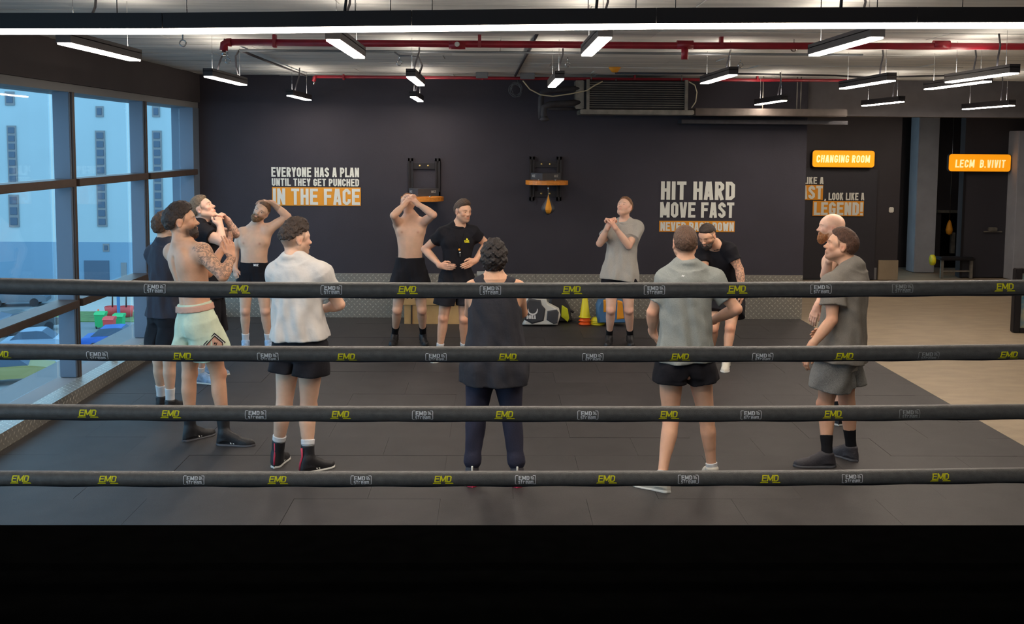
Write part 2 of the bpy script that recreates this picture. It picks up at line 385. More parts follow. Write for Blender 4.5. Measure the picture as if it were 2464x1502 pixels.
# ---- windows
ym = [14.18, 12.2, 10.1, 8.0, 5.9, 3.8, 1.7, -.4, -2.5, -4.0]
for i in range(len(ym)-1):
    y1, y0 = ym[i], ym[i+1]
    wd = bpy.data.objects.new('window_%d' % (i+1), None); COL.objects.link(wd); wd['kind'] = 'structure'; wd.location = (XL, (y0+y1)/2, .13)
    MB().box((XL+.04, y0-.05, .134), (-4.05, y0+.02, 2.9), .006).build('mullion', M['frame'], wd)
    MB().box((-4.058, y0-.02, .134), (-4.03, y0+.03, 2.9)).build('mullion_cap', M['bronze'], wd)
    for z in (2.03, .86):
        MB().box((XL+.04, y0+.03, z-.035), (-4.0, y1-.05 if i else y1-.002, z+.04), .005).build('rail', M['bronze'], wd)
    for z0, z1 in ((.134, .825), (.9, 1.995), (2.07, 2.9)):
        MB().box((XL+.0, y0+.02, z0), (XL+.012, y1-.05 if i else y1-.002, z1)).build('pane', M['glass'], wd)
# ---- lettering on the walls
def txt_on(obj_parts, y):
    mb = MB(); mb.cur = 0
    for (tx, x0, x1, yt, yb, kw) in obj_parts:
        a = P(x0, yb, y); b = P(x1, yt, y); bl = P(x1, yb, y); wall_text(mb, tx, a[0], b[0], (a[2]+bl[2])/2, (b[2]+P(x0, yt, y)[2])/2, y, **kw)
    return mb
def panel(x0, x1, yt, yb, y, th=.006):
    a = P(x0, yb, y); b = P(x1, yt, y); z0 = (a[2]+P(x1, yb, y)[2])/2; z1 = (b[2]+P(x0, yt, y)[2])/2
    return MB().box((a[0], y, z0), (b[0], y+th, z1))
def slogan(name, label, lines, panels, y, px, py, parent_rule=True):
    c = P(px, py, y); t = thing(name, label, 'lettering', (c[0], y, c[2]), None)
    for (x0, x1, yt, yb) in panels: panel(x0, x1, yt, yb, y-.007).build('orange_panel', M['orange'], t)
    for (tx, x0, x1, yt, yb, kw) in lines:
        txt_on([(tx, x0, x1, yt, yb, kw)], y-.011).build('line_of_letters', M['lettering'], t, fixn=False)
    return t
slogan('wall_slogan', 'pale wall slogan EVERYONE HAS A PLAN UNTIL THEY GET PUNCHED IN THE FACE', [
    ('EVERYONE HAS A PLAN', 653, 864, 403, 426, dict(t=.185)), ('UNTIL THEY GET PUNCHED', 654, 864, 430, 448, dict(t=.185)),
    ('IN THE FACE', 657, 866, 454, 493, dict(t=.17))], [(655, 868, 451, 495)], YB, 760, 450)
slogan('wall_slogan', 'pale wall slogan HIT HARD MOVE FAST NEVER BACK DOWN with an orange strip', [
    ('HIT HARD', 1590, 1769, 437, 481, dict(t=.185)), ('MOVE FAST', 1588, 1767, 487, 524, dict(t=.185)),
    ('NEVER BACK DOWN', 1589, 1766, 535, 556, dict(t=.18))], [(1586, 1768, 532, 558)], YB, 1680, 500)
slogan('wall_slogan', 'wall slogan ending LOOK LIKE A LEGEND! on the dark door under the changing room sign', [
    ('LIKE A', 1932, 1982, 426, 443, dict(t=.19)), ('EAST', 1908, 1980, 447, 479, dict(t=.19)), (', LOOK LIKE A', 1984, 2080, 464, 482, dict(t=.19)),
    ('LEGEND!', 1958, 2077, 487, 518, dict(t=.19))], [(1904, 1981, 445, 481), (1955, 2079, 484, 520)], YD-.06, 2010, 470)
# ---- door and lit signs
a = P(1925, 405, YD); b = P(2110, 405, YD)
MB().box((max(a[0], XR+.01), YD-.05, .01), (b[0], YD-.001, a[2]), .004).build('door_1', M['door'])['kind'] = 'structure'
a = P(2324, 412, 19.25); b = P(2444, 415, 19.25)
d2 = MB().box((a[0], 19.24, .01), (b[0], 19.299, a[2]), .004).build('door_2', M['door']); d2['kind'] = 'structure'
MB().box((a[0]-.05, 19.22, .0), (a[0]-.002, 19.299, a[2]+.05)).build('frame_post', M['blackmetal'], d2)
q0 = P(2366, 556, 19.23); q1 = P(2410, 546, 19.23)
MB().box((q0[0], 19.2, q0[2]-.02), (q1[0], 19.238, q0[2])).box((q0[0]+.08, 19.17, q0[2]), (q1[0]-.1, 19.238, q0[2]+.07), .01).build('handle_plate', M['galv'], d2)
def sign(px0, px1, py0, py1, y, text, label, tx):
    a = P(px0, py1, y); b = P(px1, py0, y); t = thing('lit_sign', label, 'sign', ((a[0]+b[0])/2, y, (a[2]+b[2])/2))
    r = .05; pts = []
    for (cx, cz, a0) in ((b[0]-r, b[2]-r, 0), (a[0]+r, b[2]-r, 90), (a[0]+r, a[2]+r, 180), (b[0]-r, a[2]+r, 270)):
        for k in range(5):
            an = math.radians(a0+k*22.5); pts.append((cx+r*math.cos(an), cz+r*math.sin(an)))
    MB().prism(pts, y, y+.05).build('sign_face', M['sign'], t)
    mb = MB(); cc = np.mean(pts, axis=0); pts2 = [(cc[0]+(p[0]-cc[0])*1.02, cc[1]+(p[1]-cc[1])*1.06) for p in pts]
    mb.prism(pts2, y+.012, y+.07).build('sign_case', M['blackmetal'], t)
    mb = MB(); A = P(tx[0], tx[3], y); B = P(tx[1], tx[2], y); wall_text(mb, text, A[0], B[0], A[2], B[2], y-.004, t=.17, slant=.06, gap=.12)
    mb.build('sign_letters', M['signtext'], t, fixn=False); return t
sign(1955, 2105, 363, 402, YD-.16, 'CHANGING ROOM', 'glowing orange CHANGING ROOM sign above the dark door', (1964, 2094, 374, 391))
sign(2283, 2433, 372, 412, 19.1, 'LECM  B.VIVIT', 'glowing orange sign with blurred letters at the right edge of the room', (2298, 2420, 385, 403))
# wall sensor beside the door, small plate
c = P(2144, 505, YD)
MB().box((c[0]-.045, YD-.03, c[2]-.05), (c[0]+.045, YD-.001, c[2]+.05), .02).build('wall_switch', M['white'], label='small cream wall switch right of the slogan door', category='switch')
# black panel painting the shade of a far doorway, with a hanging speed bag and a bench
a = P(2256, 512, 20.85); b = P(2320, 640, 20.85)
dd = MB().box((a[0]+.1, 20.86, .0), (b[0]+.2, 20.9, a[2])).build('doorway_shade_panel', M['canvas']); dd['kind'] = 'structure'
MB().box((a[0], 20.83, a[2]), (b[0], 20.9, a[2]+.05)).box((a[0]+.28, 20.8, .3), (a[0]+.36, 20.86, a[2]-.4)).build('frame_post', M['galv'], dd)
sb = P(2285, 532, 20.5); t = thing('speed_bag', 'small yellow bag hanging in the far dark doorway', 'punching bag', (sb[0], 20.5, sb[2]))
MB().lathe((sb[0], 20.5, sb[2]-.28), [(.01, 0), (.055, .03), (.07, .1), (.04, .24), (.01, .3)], 12).build('bag', M['orange'], t)
MB().tube([(sb[0], 20.5, sb[2]), (sb[0], 20.5, ZC)], .006, 6).build('hook', M['chrome'], t)
c = F(2290, 668); t = thing('weight_bench', 'low dark weight bench with a yellow plate beside the grey column', 'bench', (c[0], c[1], 0))
mb = MB(); mb.box((c[0]-.3, c[1]-.2, .34), (c[0]+.35, c[1]+.1, .40), .02); mb.build('seat', M['blackmetal'], t)
for sx in (-.25, .3):
    MB().box((c[0]+sx-.025, c[1]-.15, 0), (c[0]+sx+.025, c[1]-.1, .34)).build('leg', M['galv'], t)
MB().box((c[0]-.25, c[1]-.14, .12), (c[0]+.3, c[1]-.11, .15)).build('stretcher', M['galv'], t)
MB().lathe((c[0]-.42, c[1]-.1, .34), [(.02, -.03), (.1, -.025), (.1, .025), (.02, .03)], 14, axis=0).build('plate', M['yellow'], t)
# leaning framed panel on the far right
c = P(2450, 800, 13.5); t = thing('framed_poster', 'tall dark framed colourful poster standing at the right edge of the picture', 'poster', (c[0]+.2, 13.5, 0))
MB().box((c[0]-.09, 13.45, .0), (c[0]+.0, 13.55, .85), .01).box((c[0], 13.45, .0), (c[0]+.8, 13.55, .06)).box((c[0], 13.45, .79), (c[0]+.8, 13.55, .85)).build('frame', M['blackmetal'], t)
mp = mat('poster_print', (180, 170, 130), .5, rgb2=(60, 120, 150), vscale=9); MB().box((c[0], 13.48, .06), (c[0]+.8, 13.53, .79)).build('print', mp, t)
# ---- boxing ring: platform, canvas and ropes
t = thing('boxing_ring', 'black canvas boxing ring platform along the bottom of the picture', 'boxing ring', (0, 1.0, 0))
MB().box((-3.3, -2.6, 0), (3.3, 4.42, .68)).build('platform', M['blackmetal'], t)
MB().box((-3.32, -2.62, .68), (3.32, 4.48, .75), .02).build('canvas', M['canvas'], t)
MB().box((-3.325, 4.42, .02), (3.325, 4.44, .69)).build('apron', M['canvas'], t)
YR = 4.17; RR = .030
for sx in (-3.17, 3.17): MB().tube([(sx, YR+.04, .75), (sx, YR+.04, 2.15)], .055, 14).build('corner_post', M['blackmetal'], t)
ROPES = [((-60, 685), (400, 695), (800, 697), (1232, 698), (1700, 697), (2000, 695), (2300, 692), (2540, 690)),
         ((-60, 844), (400, 849), (800, 851), (1232, 851), (1700, 851), (2000, 850), (2300, 847), (2540, 845)),
         ((-60, 989), (400, 993), (800, 995), (1232, 995), (1700, 995), (2000, 994), (2300, 991), (2540, 989)),
         ((-60, 1150), (400, 1152), (800, 1152), (1232, 1151), (1700, 1150), (2000, 1149), (2300, 1145), (2540, 1142))]
LOG = [[(378, 's'), (581, 'y'), (800, 's'), (982, 'y'), (1180, 's'), (1375, 'y'), (1572, 's'), (1770, 'y'), (1970, 's'), (2165, 'x'), (2410, 'z')],
       [(8, 'y'), (240, 's'), (444, 'y'), (648, 's'), (836, 'y'), (1050, 's'), (1222, 'y'), (1425, 's'), (1634, 'y'), (1831, 's'), (2027, 'y'), (2228, 'x'), (2420, 'y')],
       [(218, 'z'), (416, 'y'), (619, 's'), (822, 'y'), (1018, 's'), (1214, 'y'), (1413, 's'), (1607, 'y'), (1803, 's'), (1999, 'y'), (2182, 'x')],
       [(57, 'z'), (266, 'y'), (471, 's'), (672, 'y'), (871, 's'), (1067, 'y'), (1264, 's'), (1458, 'y'), (1653, 's'), (1849, 'y'), (2045, 's'), (2256, 'z')]]
M['ropegrey'] = mat('grey_print', (170, 172, 170), .6)
def subq(Q):
    out = []
    for q in Q:
        a, b, c, d = [np.array(x, float) for x in q]; n = max(1, int(abs(np.array(q)[:, 1].max()-np.array(q)[:, 1].min())/.005)+1)
        e1 = np.linalg.norm(b-a); e2 = np.linalg.norm(c-b)
        if abs((b-a)[1]) > abs((c-b)[1]): a, b, c, d = b, c, d, a
        for i in range(n):
            t0, t1 = i/n, (i+1)/n; out.append([a+(d-a)*t0, b+(c-b)*t0, b+(c-b)*t1, a+(d-a)*t1])
    return out
def logo_stream(cx):
    Q = []; W2 = .083; H2 = .036
    for q in text_quads('EMD', .044, .0165, t=.16, w=.5, gap=.1): Q.append([(p[0]-.028, p[1]+.0005) for p in q])
    for q in text_quads('stream', .062, .022, t=.13, w=.5, gap=.08): Q.append([(p[0]-.030, p[1]-.0165) for p in q])
    for r in (.0045, .009, .0135):
        pts = [(.021+r*math.cos(a), .002+r*math.sin(a)) for a in np.linspace(0, math.pi/2, 5)]
        Q += stroke(pts, .0022)
    for sx in (-1, 1):
        Q += stroke([(sx*.030, .0185), (sx*.0395, .0185), (sx*.0415, .015), (sx*.0415, -.015), (sx*.0395, -.0175), (sx*.033, -.0175)], .0022)
    return subq(Q)
def logo_yellow(cx):
    Q = []
    for q in text_quads('EMD', .072, .026, t=.17, w=.66, gap=.05, slant=.12): Q.append([(p[0]-.036, p[1]-.008) for p in q])
    Q.append([(-.043, -.0155), (-.008, -.0155), (-.010, -.0105), (-.039, -.0105)])
    Q.append([(.008, -.0155), (.043, -.0155), (.039, -.0105), (.010, -.0105)])
    return subq(Q)
names = ['top', 'second', 'third', 'lowest']
rope_labels = ['topmost black padded boxing ring rope with white and yellow prints', 'second black boxing ring rope from the top, prints low on its face',
               'third black boxing ring rope from the top, above the nearest shoes', 'lowest black boxing ring rope, dim, just above the dark ring floor']
for ri, (cp, lg) in enumerate(zip(ROPES, LOG)):
    px = np.array([c[0] for c in cp], float); py = np.array([c[1] for c in cp], float)
    xs = np.linspace(-60, 2540, 60); ys = np.interp(xs, px, py); ys = np.convolve(np.pad(ys, 4, mode='edge'), np.ones(9)/9, 'valid')
    pts = [P(x, y, YR) for x, y in zip(xs, ys)]
    pts = [np.array((-3.12, YR, pts[0][2]+.012))]+pts+[np.array((3.12, YR, pts[-1][2]+.012))]
    mid = pts[30]; t = thing('ring_rope', rope_labels[ri], 'rope', tuple(mid), 'ring ropes in front of the gym floor')
    MB().tube(pts, RR, 20).build('sleeve', M['ropes'], t)
    fp = [p+np.array((0, .004, -RR-.002+.0016*math.sin(i*1.3+ri))) for i, p in enumerate(pts)]
    mb = MB()
    for i in range(len(fp)-1):
        a, b = fp[i], fp[i+1]; mb.add([a+(0, -.004, .006), a+(0, -.002, -.004), b+(0, -.002, -.004), b+(0, -.004, .006), a+(0, .004, .006), a+(0, .002, -.004), b+(0, .002, -.004), b+(0, .004, .006)], [(0, 1, 2, 3), (4, 7, 6, 5), (1, 5, 6, 2)])
    mb.build('sleeve_seam', M['cable'], t)
    off = [0.002, -.012, -.001, .002][ri]
    for (lx, kind) in lg:
        c = P(lx, np.interp(lx, xs, ys), YR); mb = MB(); qi = 0
        Q = logo_stream(0) if kind in 'sx' else logo_yellow(0)
        for q in Q:
            vs = []
            qi += 1; RQ = RR+.0008+.0002*(qi % 5)
            for (u, v) in q:
                a = (v+off)/(RR+.0008); zc = np.interp(c[0]+u, [p[0] for p in pts], [p[2] for p in pts])
                vs.append((c[0]+u, YR-RQ*math.cos(a), zc+RQ*math.sin(a)))
            mb.add(vs, [(0, 1, 2, 3)])
        mb.build('printed_logo', M['ropegrey'] if kind == 'x' else (M['ropewhite'] if kind == 's' else M['ropeyellow']), t, fixn=False)
# ---- long LED strip above the ring
t = thing('linear_light', 'long dark suspended light bar with a continuous white LED line', 'light', (0, 5.2, 3.0))
lp = [(-60, 76), (398, 75.5), (993, 69), (1577, 63), (2200, 61.5), (2560, 61)]
def strip_pt(px, py, Y): return P(px, py, Y)
segs = list(zip(lp, lp[1:]))
for (a, b) in segs:
    A = P(a[0], a[1]-5, 5.2); B = P(b[0], b[1]-5, 5.2)
    dx = .004
    mb = MB(); V = []
    for q in (A, B):
        V += [(q[0], 5.16, q[2]), (q[0], 5.24, q[2]), (q[0], 5.24, q[2]+.075), (q[0], 5.16, q[2]+.075)]
    V[4:] = [(v[0]-dx, v[1], v[2]) for v in V[4:]]
    mb.add(V, [(0, 1, 2, 3), (7, 6, 5, 4), (0, 4, 5, 1), (1, 5, 6, 2), (2, 6, 7, 3), (3, 7, 4, 0)]); mb.build('housing', M['housing'], t)
    mb = MB(); V = []
    for q in (A, B):
        V += [(q[0], 5.17, q[2]-.022), (q[0], 5.23, q[2]-.022), (q[0], 5.235, q[2]-.001), (q[0], 5.165, q[2]-.001)]
    V[4:] = [(v[0]-dx, v[1], v[2]) for v in V[4:]]
    mb.add(V, [(0, 1, 2, 3), (7, 6, 5, 4), (0, 4, 5, 1), (1, 5, 6, 2), (2, 6, 7, 3), (3, 7, 4, 0)]); mb.build('diffuser', M['led_strip'], t)
for px in (282, 450, 855, 940, 1040, 1415, 1530, 1625, 1975, 2110, 2315):
    A = P(px, 44, 5.2); MB().tube([A, (A[0], A[1], ZC)], .0025, 5).build('hanger_wire', M['chrome'], t)
for k, (c0, c1) in enumerate(((228, 415), (560, 660), (880, 1010), (1430, 1590), (2060, 2180))):
    pts = [P(c0+(c1-c0)*i/8, 42-4.5*math.sin(math.pi*i/8)+(random.random()-.5)*1.5, 5.19) for i in range(9)]
    MB().tube(pts, .007, 6).build('supply_cable', M['cable'], t)
pts = [P(x, 40+(math.sin(x*.021)*1.6) - (x/2464)*5, 5.18) for x in range(230, 2200, 40)]
MB().tube(pts, .006, 6).build('supply_cable', M['cable'], t)
for x in (828, 1433, 2022):
    A = P(x, 40, 5.2); MB().tube([A, A+np.array((.01, .02, .1)), (A[0]+.0, A[1]+.05, ZC)], .008, 6).build('supply_cable', M['cable'], t)
# ---- pendant lights running into the depth: (near centre px, near py, Y near, Y far, where)
LP = [(152, 104, 6.0, 7.2, 'pendant light bar at the upper left, against the dark soffit', 1),
      (800, 96, 6.0, 7.2, 'front pendant light bar left of the picture centre', 1),
      (1457, 90, 6.0, 7.2, 'front pendant light bar right of the picture centre', 1),
      (2112, 90, 6.0, 7.2, 'large front pendant light bar at the upper right', 1),
      (500, 184, 9.2, 10.5, 'middle pendant light bar beside the top of the windows', 1),
      (988, 185, 9.2, 10.5, 'middle pendant light bar above the shirtless man pressing his chin', 1),
      (1347, 190, 9.2, 10.5, 'middle pendant light bar in front of the black insulated pipes', 1),
      (1765, 180, 9.2, 10.5, 'middle pendant light bar right of the ceiling cooling unit', 1),
      (2146, 194, 9.2, 10.5, 'middle pendant light bar over the changing room sign', 1),
      (2378, 196, 9.2, 10.5, 'long pendant light bar near the right edge', 1),
      (697, 230, 12.7, 14.0, 'small far pendant light bar above the first slogan', 1),
      (994, 233, 12.7, 14.0, 'small far pendant light bar under the middle one at the centre', 1),
      (1887, 242, 12.7, 14.0, 'small far pendant light bar left of the corridor bulkhead', 1),
      (2170, 245, 12.7, 14.0, 'small far pendant light bar in front of the grey bulkhead', 1),
      (2436, 254, 12.7, 14.0, 'small far pendant light bar at the right edge below the others', 1),
      (2442, 176, 8.2, 9.4, 'short pendant light bar touching the right edge of the picture', 1)]
for (px, py, Y0, Y1, lab, _) in LP:
    A = P(px, py, Y0); z = A[2]; x = A[0]; hw = .042
    t = thing('pendant_light', lab, 'light', (x, (Y0+Y1)/2, z), 'pendant light bars under the concrete ceiling')
    MB().box((x-hw, Y0, z+.004), (x+hw, Y1, z+.050)).box((x-hw, Y0, z+.045), (x-hw+.004, Y1, z+.072)).box((x+hw-.004, Y0, z+.045), (x+hw, Y1, z+.072)).box((x-hw, Y0, z+.045), (x+hw, Y0+.004, z+.072)).box((x-hw, Y1-.004, z+.045), (x+hw, Y1, z+.072)).build('housing', M['housing'], t)
    MB().box((x-hw+.006, Y0+.01, z-.006), (x+hw-.006, Y1-.01, z+.003)).build('diffuser', M['led'], t)
    MB().box((x-.03, Y0+.03, z+.051), (x+.03, Y1-.03, z+.054)).build('added_fill_strip', M['ceil_fill'], t)  # added glowing strip, hidden in the housing top, lifts the ceiling
    for yy in (Y0+.15, Y1-.15): MB().tube([(x, yy, z+.05), (x, yy, ZC)], .0022, 5).build('hanger_wire', M['chrome'], t)
    MB().tube([(x, Y0+.3, z+.05), (x+.02, Y0+.33, z+.15), (x+.05, Y0+.36, z+.25), (x+.05, Y0+.4, ZC)], .008, 6).build('supply_cable', M['cable'], t)
# unseen lamps added behind the camera and over the corridor for more light
for (x, Y0) in [(-2.5, .2), (-.9, .2), (.7, .2), (2.3, .2), (6.5, 6.0), (5.6, 16.6), (7.6, 16.6), (8.2, 11.0)]:
    t = thing('pendant_light', 'added unseen light bar behind the ring side viewpoint, %s of its row' % {-2.5: 'leftmost', -.9: 'second from the left', .7: 'third from the left', 2.3: 'rightmost'}[x] if Y0 < 5 else 'added unseen light bar over the beige floor, ' + {6.5: 'outside the right edge', 5.6: 'above the dark door', 7.6: 'above the grey column', 8.2: 'beyond the right edge, nearer the far wall'}[x], 'light', (x, Y0+.6, 3.0), 'added light bars outside the view')
    MB().box((x-.042, Y0, 3.004), (x+.042, Y0+1.2, 3.085), .003).build('housing', M['housing'], t)
    MB().box((x-.036, Y0+.01, 2.994), (x+.036, Y0+1.19, 3.003)).build('diffuser', M['led'], t)
    MB().box((x-.03, Y0+.03, 3.086), (x+.03, Y0+1.17, 3.09)).build('added_fill_strip', M['ceil_fill'], t)  # same added ceiling glow on the unseen lamps
    for yy in (Y0+.15, Y0+1.05): MB().tube([(x, yy, 3.08), (x, yy, ZC)], .0022, 5).build('hanger_wire', M['chrome'], t)
# ---- sprinkler pipes
t = thing('sprinkler_pipe', 'thick red sprinkler pipe crossing the concrete ceiling', 'pipe', tuple(P(1200, 106, 9.0)))
pp = [P(x, y, 9.0) for x, y in ((548, 102), (1000, 105), (1650, 110), (2460, 112), (2560, 112))]
MB().tube(pp, .030, 12).build('pipe', M['red'], t)
a = pp[0]; MB().tube([a+(.03, 0, 0), a, a+(-.03, 0, -.015), a+(-.035, 0, -.07)], .036, 12).build('elbow', M['red'], t)
MB().tube([a+(-.035, 0, -.07), a+(-.035, 0, -.11)], .018, 8).build('sprinkler_head', M['chrome'], t)
for x in (661, 1154, 1735):
    q = P(x, 106, 9.0); MB().box(q+(-.014, -.035, -.03), q+(.014, .035, .08), .004).build('clamp', M['red'], t)
for x in (1100, 1648, 2265):
    q = P(x, 108, 9.0); MB().tube([q+(-.07, 0, 0), q+(.07, 0, 0)], .038, 12).build('coupling', M['red'], t)
q = P(1648, 112, 9.0); MB().tube([q, q+(0, 0, -.11)], .03, 10).build('coupling', M['red'], t)
q = P(1100, 107, 8.95); MB().tube([q, q+(0, -.03, 0)], .022, 10).build('sprinkler_head', M['chrome'], t)
t = thing('sprinkler_pipe', 'thin red sprinkler pipe along the top of the dark back wall', 'pipe', tuple(P(1400, 188, 13.9)))
pp = [P(x, y, 13.9) for x, y in ((762, 184.5), (1300, 189), (1700, 192), (2065, 194))]
MB().tube(pp, .021, 10).build('pipe', M['red'], t)
a = pp[0]; MB().tube([a, a+(-.03, 0, -.01), a+(-.035, 0, -.06)], .026, 10).build('elbow', M['red'], t)
MB().tube([a+(-.035, 0, -.06), a+(-.035, 0, -.10)], .014, 8).build('sprinkler_head', M['chrome'], t)
for x in (827, 1161, 1527, 1822):
    q = P(x, 188, 13.9); MB().box(q+(-.012, -.03, -.025), q+(.012, .03, .05), .003).build('clamp', M['red'], t)
q = P(1482, 200, 13.9); MB().tube([q+(0, 0, .05), q, q+(0, 0, -.05)], [.025, .018, .014], 8).build('sprinkler_head', M['chrome'], t)
# ---- conduits and loose cables on the ceiling
def cable(label, pts, r, m, name='ceiling_cable', cat='cable'):
    c = pts[len(pts)//2]; off = tuple(c); t = MB().tube([np.array(p)-np.array(off) for p in pts], r, 8).build(name, m, label=label, category=cat)
    t.location = off; return t
cable('grey conduit running right across the ceiling behind the thick red pipe', [P(x, 121+(x-576)*.0075, 10.2) for x in range(576, 2120, 100)], .012, M['conduit'], 'ceiling_conduit', 'conduit')
cable('dark conduit slanting back from the windows to the far light', [P(578, 121, 10.2), P(640, 146, 11.4), P(700, 169, 13.0), P(738, 183, 14.0)], .014, M['cable'], 'ceiling_conduit', 'conduit')
cable('dark cable slanting down the ceiling towards the coiled wire', [P(1292, 82, 8.9), P(1275, 118, 10.0), P(1262, 140, 11.2), P(1246, 170, 13.2), P(1240, 182, 14.0)], .016, M['cable'])
cable('dark cable dropping beside the light near the windows', [P(576, 120, 10.2), P(567, 135, 10.2), P(568, 160, 10.2), P(574, 180, 10.2)], .009, M['cable'])
cable('dark cable curling down to the middle centre light', [P(950, 126, 10.0), P(962, 134, 9.9), P(985, 134, 9.8), P(1008, 138, 9.7), P(1016, 158, 9.6), P(1010, 176, 9.5)], .009, M['cable'])
cable('thin black conduit above the cooling unit', [P(1480, 176, 13.2), P(1800, 178, 13.2), P(2010, 182, 13.2), P(2080, 186, 13.2), P(2300, 182, 13.2)], .012, M['cable'], 'ceiling_conduit', 'conduit')
cable('cream cable sagging in front of the insulated pipes', [P(1258, 194, 13.6), P(1275, 215, 13.6), P(1300, 228, 13.6), P(1330, 232, 13.6), P(1372, 226, 13.6), P(1412, 218, 13.6), P(1432, 205, 13.6), P(1450, 196, 13.6)], .008, M['cream'])
cable('cream cable looping at the right end of the cooling unit', [P(1658, 197, 13.5), P(1672, 205, 13.5), P(1677, 222, 13.5), P(1674, 245, 13.5), P(1664, 260, 13.5)], .007, M['cream'])
# coiled wire
cc = P(1241, 216, 14.2); pts = []
for k in range(150):
    a = k*.23; r = .075+.014*math.sin(k*.37); pts.append(cc+np.array((r*math.cos(a)*(1+.12*math.sin(k*.11)), .01*math.sin(k*.5), r*1.15*math.sin(a+.2*math.sin(k*.05)))))
pts = [P(1243, 188, 14.2)]+pts
cable('coil of grey wire hanging high on the dark wall', pts, .0045, M['conduit'], 'wire_coil', 'wire')
# eye bolts in the ceiling
for (x, y, Y) in ((440, 104, 8.6), (548, 146, 10.9), (961, 152, 11.0), (1366, 155, 11.2), (1782, 157, 11.3), (1910, 116, 9.2)):
    c = P(x, y, Y); c[2] = min(c[2], ZC-.07); mb = MB()
    mb.tube([c+np.array((.026*math.cos(a), 0, .026*math.sin(a))) for a in np.linspace(0, 2*math.pi, 14)], .006, 6)
    mb.tube([c+(0, 0, .026), (c[0], c[1], ZC-.008)], .006, 6)
    o = mb.build('eye_bolt', M['chrome']); o['label'] = 'steel ring bolt in the concrete ceiling, ' + {440: 'nearest the windows', 548: 'just below the red pipe elbow', 961: 'left of the centre light', 1366: 'right of the light before the black pipes', 1782: 'above the light right of the cooling unit', 1910: 'half behind the thick red pipe'}[x]; o['category'] = 'bolt'; o['group'] = 'ring bolts in the ceiling'
c = P(1479, 171, 12.6); t = thing('smoke_detector', 'round cream smoke detector on the ceiling above the cooling unit', 'detector', tuple(c))
MB().lathe((c[0], c[1], ZC-.075), [(.03, 0), (.05, .02), (.07, .045), (.072, .062)], 18).build('body', M['orange'], t)
for (x0, x1, y0, y1, Y) in ((1145, 1174, 170, 184, 13.6), (1252, 1287, 174, 186, 13.7)):
    a = P(x0, y1, Y); b = P(x1, y0, Y); b[2] = min(b[2], ZC-.01)
    o = MB().box((a[0], Y, b[2]-.08), (b[0], Y+.12, b[2]), .006).build('junction_box', M['soffit_light']); o['category'] = 'box'
    o['label'] = 'grey junction box on the ceiling, ' + ('left one, above the thin red pipe' if x0 < 1200 else 'right one, above the coiled wire')
# ---- ceiling cooling unit
YU = 13.75
a = P(1393, 268, YU); b = P(1682, 196, YU); t = thing('cooling_unit', 'ceiling fan coil unit with a finned dusty black coil and steel drip tray', 'air conditioner', ((a[0]+b[0])/2, YU, a[2]))
zt = b[2]+.03; x0 = P(1415, 230, YU)[0]; x1 = P(1652, 230, YU)[0]; z0 = P(1500, 262, YU)[2]; z1 = P(1500, 197, YU)[2]
MB().box((x0, YU+.06, z0), (x1, YU+.5, z1+.02)).build('casing', M['blackmetal'], t)
for i in range(12):
    z = z0+.02+i*(z1-z0-.03)/11; MB().box((x0+.02, YU+.02, z), (x1-.02, YU+.065, z+.006)).build('fin', M['galv'], t)
for x in (x0, x1): MB().box((x-.02, YU, z0-.01), (x+.02, YU+.1, z1+.03)).build('frame_post', M['galv'], t)
MB().box((P(1395, 268, YU)[0], YU-.08, z0-.075), (P(1668, 268, YU)[0], YU+.5, z0-.012), .01).build('drip_tray', M['galv'], t)
for x in (x0+.05, x1-.05): MB().tube([(x, YU+.1, z1), (x, YU+.1, ZC)], .008, 6).build('hanger_rod', M['galv'], t)
t = thing('insulated_pipes', 'bundle of bent black insulated pipes left of the cooling unit', 'pipe', tuple(P(1330, 240, YU)))
def tp(*q): return [P(x, y, YU+d) for x, y, d in q]
MB().tube(tp((1405, 212, .1), (1360, 215, .05), (1318, 218, 0), (1305, 224, 0), (1302, 236, 0), (1301, 262, 0), (1302, 285, 0)), .038, 12).build('pipe', M['insul'], t)
MB().tube(tp((1400, 246, .1), (1360, 249, .02), (1320, 252, -.05), (1309, 258, -.05), (1308, 275, -.05), (1310, 288, -.05)), .042, 12).build('pipe', M['insul'], t)
MB().tube(tp((1398, 262, .15), (1350, 262, .1), (1320, 262, .1)), .022, 10).build('pipe', M['insul'], t)
MB().box(P(1384, 262, YU+.05), P(1402, 196, YU+.3), .01).build('manifold_box', M['galv'], t)
MB().lathe(tuple(P(1310, 292, YU-.05)), [(.03, 0), (.07, .02), (.05, .05), (.035, .07)], 9).build('torn_foil', M['insul'], t)
# duct ledge to the right
t = thing('ceiling_duct', 'long flat dark duct under the ceiling, right of the cooling unit', 'duct', tuple(P(1850, 270, 13.8)))
a = P(1672, 278, 13.8); b = P(2040, 263, 13.8)
MB().box((a[0], 13.8, a[2]), (b[0], 14.4, b[2]), .01).build('duct', M['duct'], t)
a = P(1640, 297, 14.1); b = P(2040, 291, 14.1); MB().box((a[0], 14.1, a[2]), (b[0], 14.4, b[2])).build('lower_flange', M['insul'], t)
for x in (1917, 1926, 1835): q = P(x, 264, 13.9); MB().tube([q, (q[0], q[1], ZC)], .007, 6).build('hanger_rod', M['galv'], t)
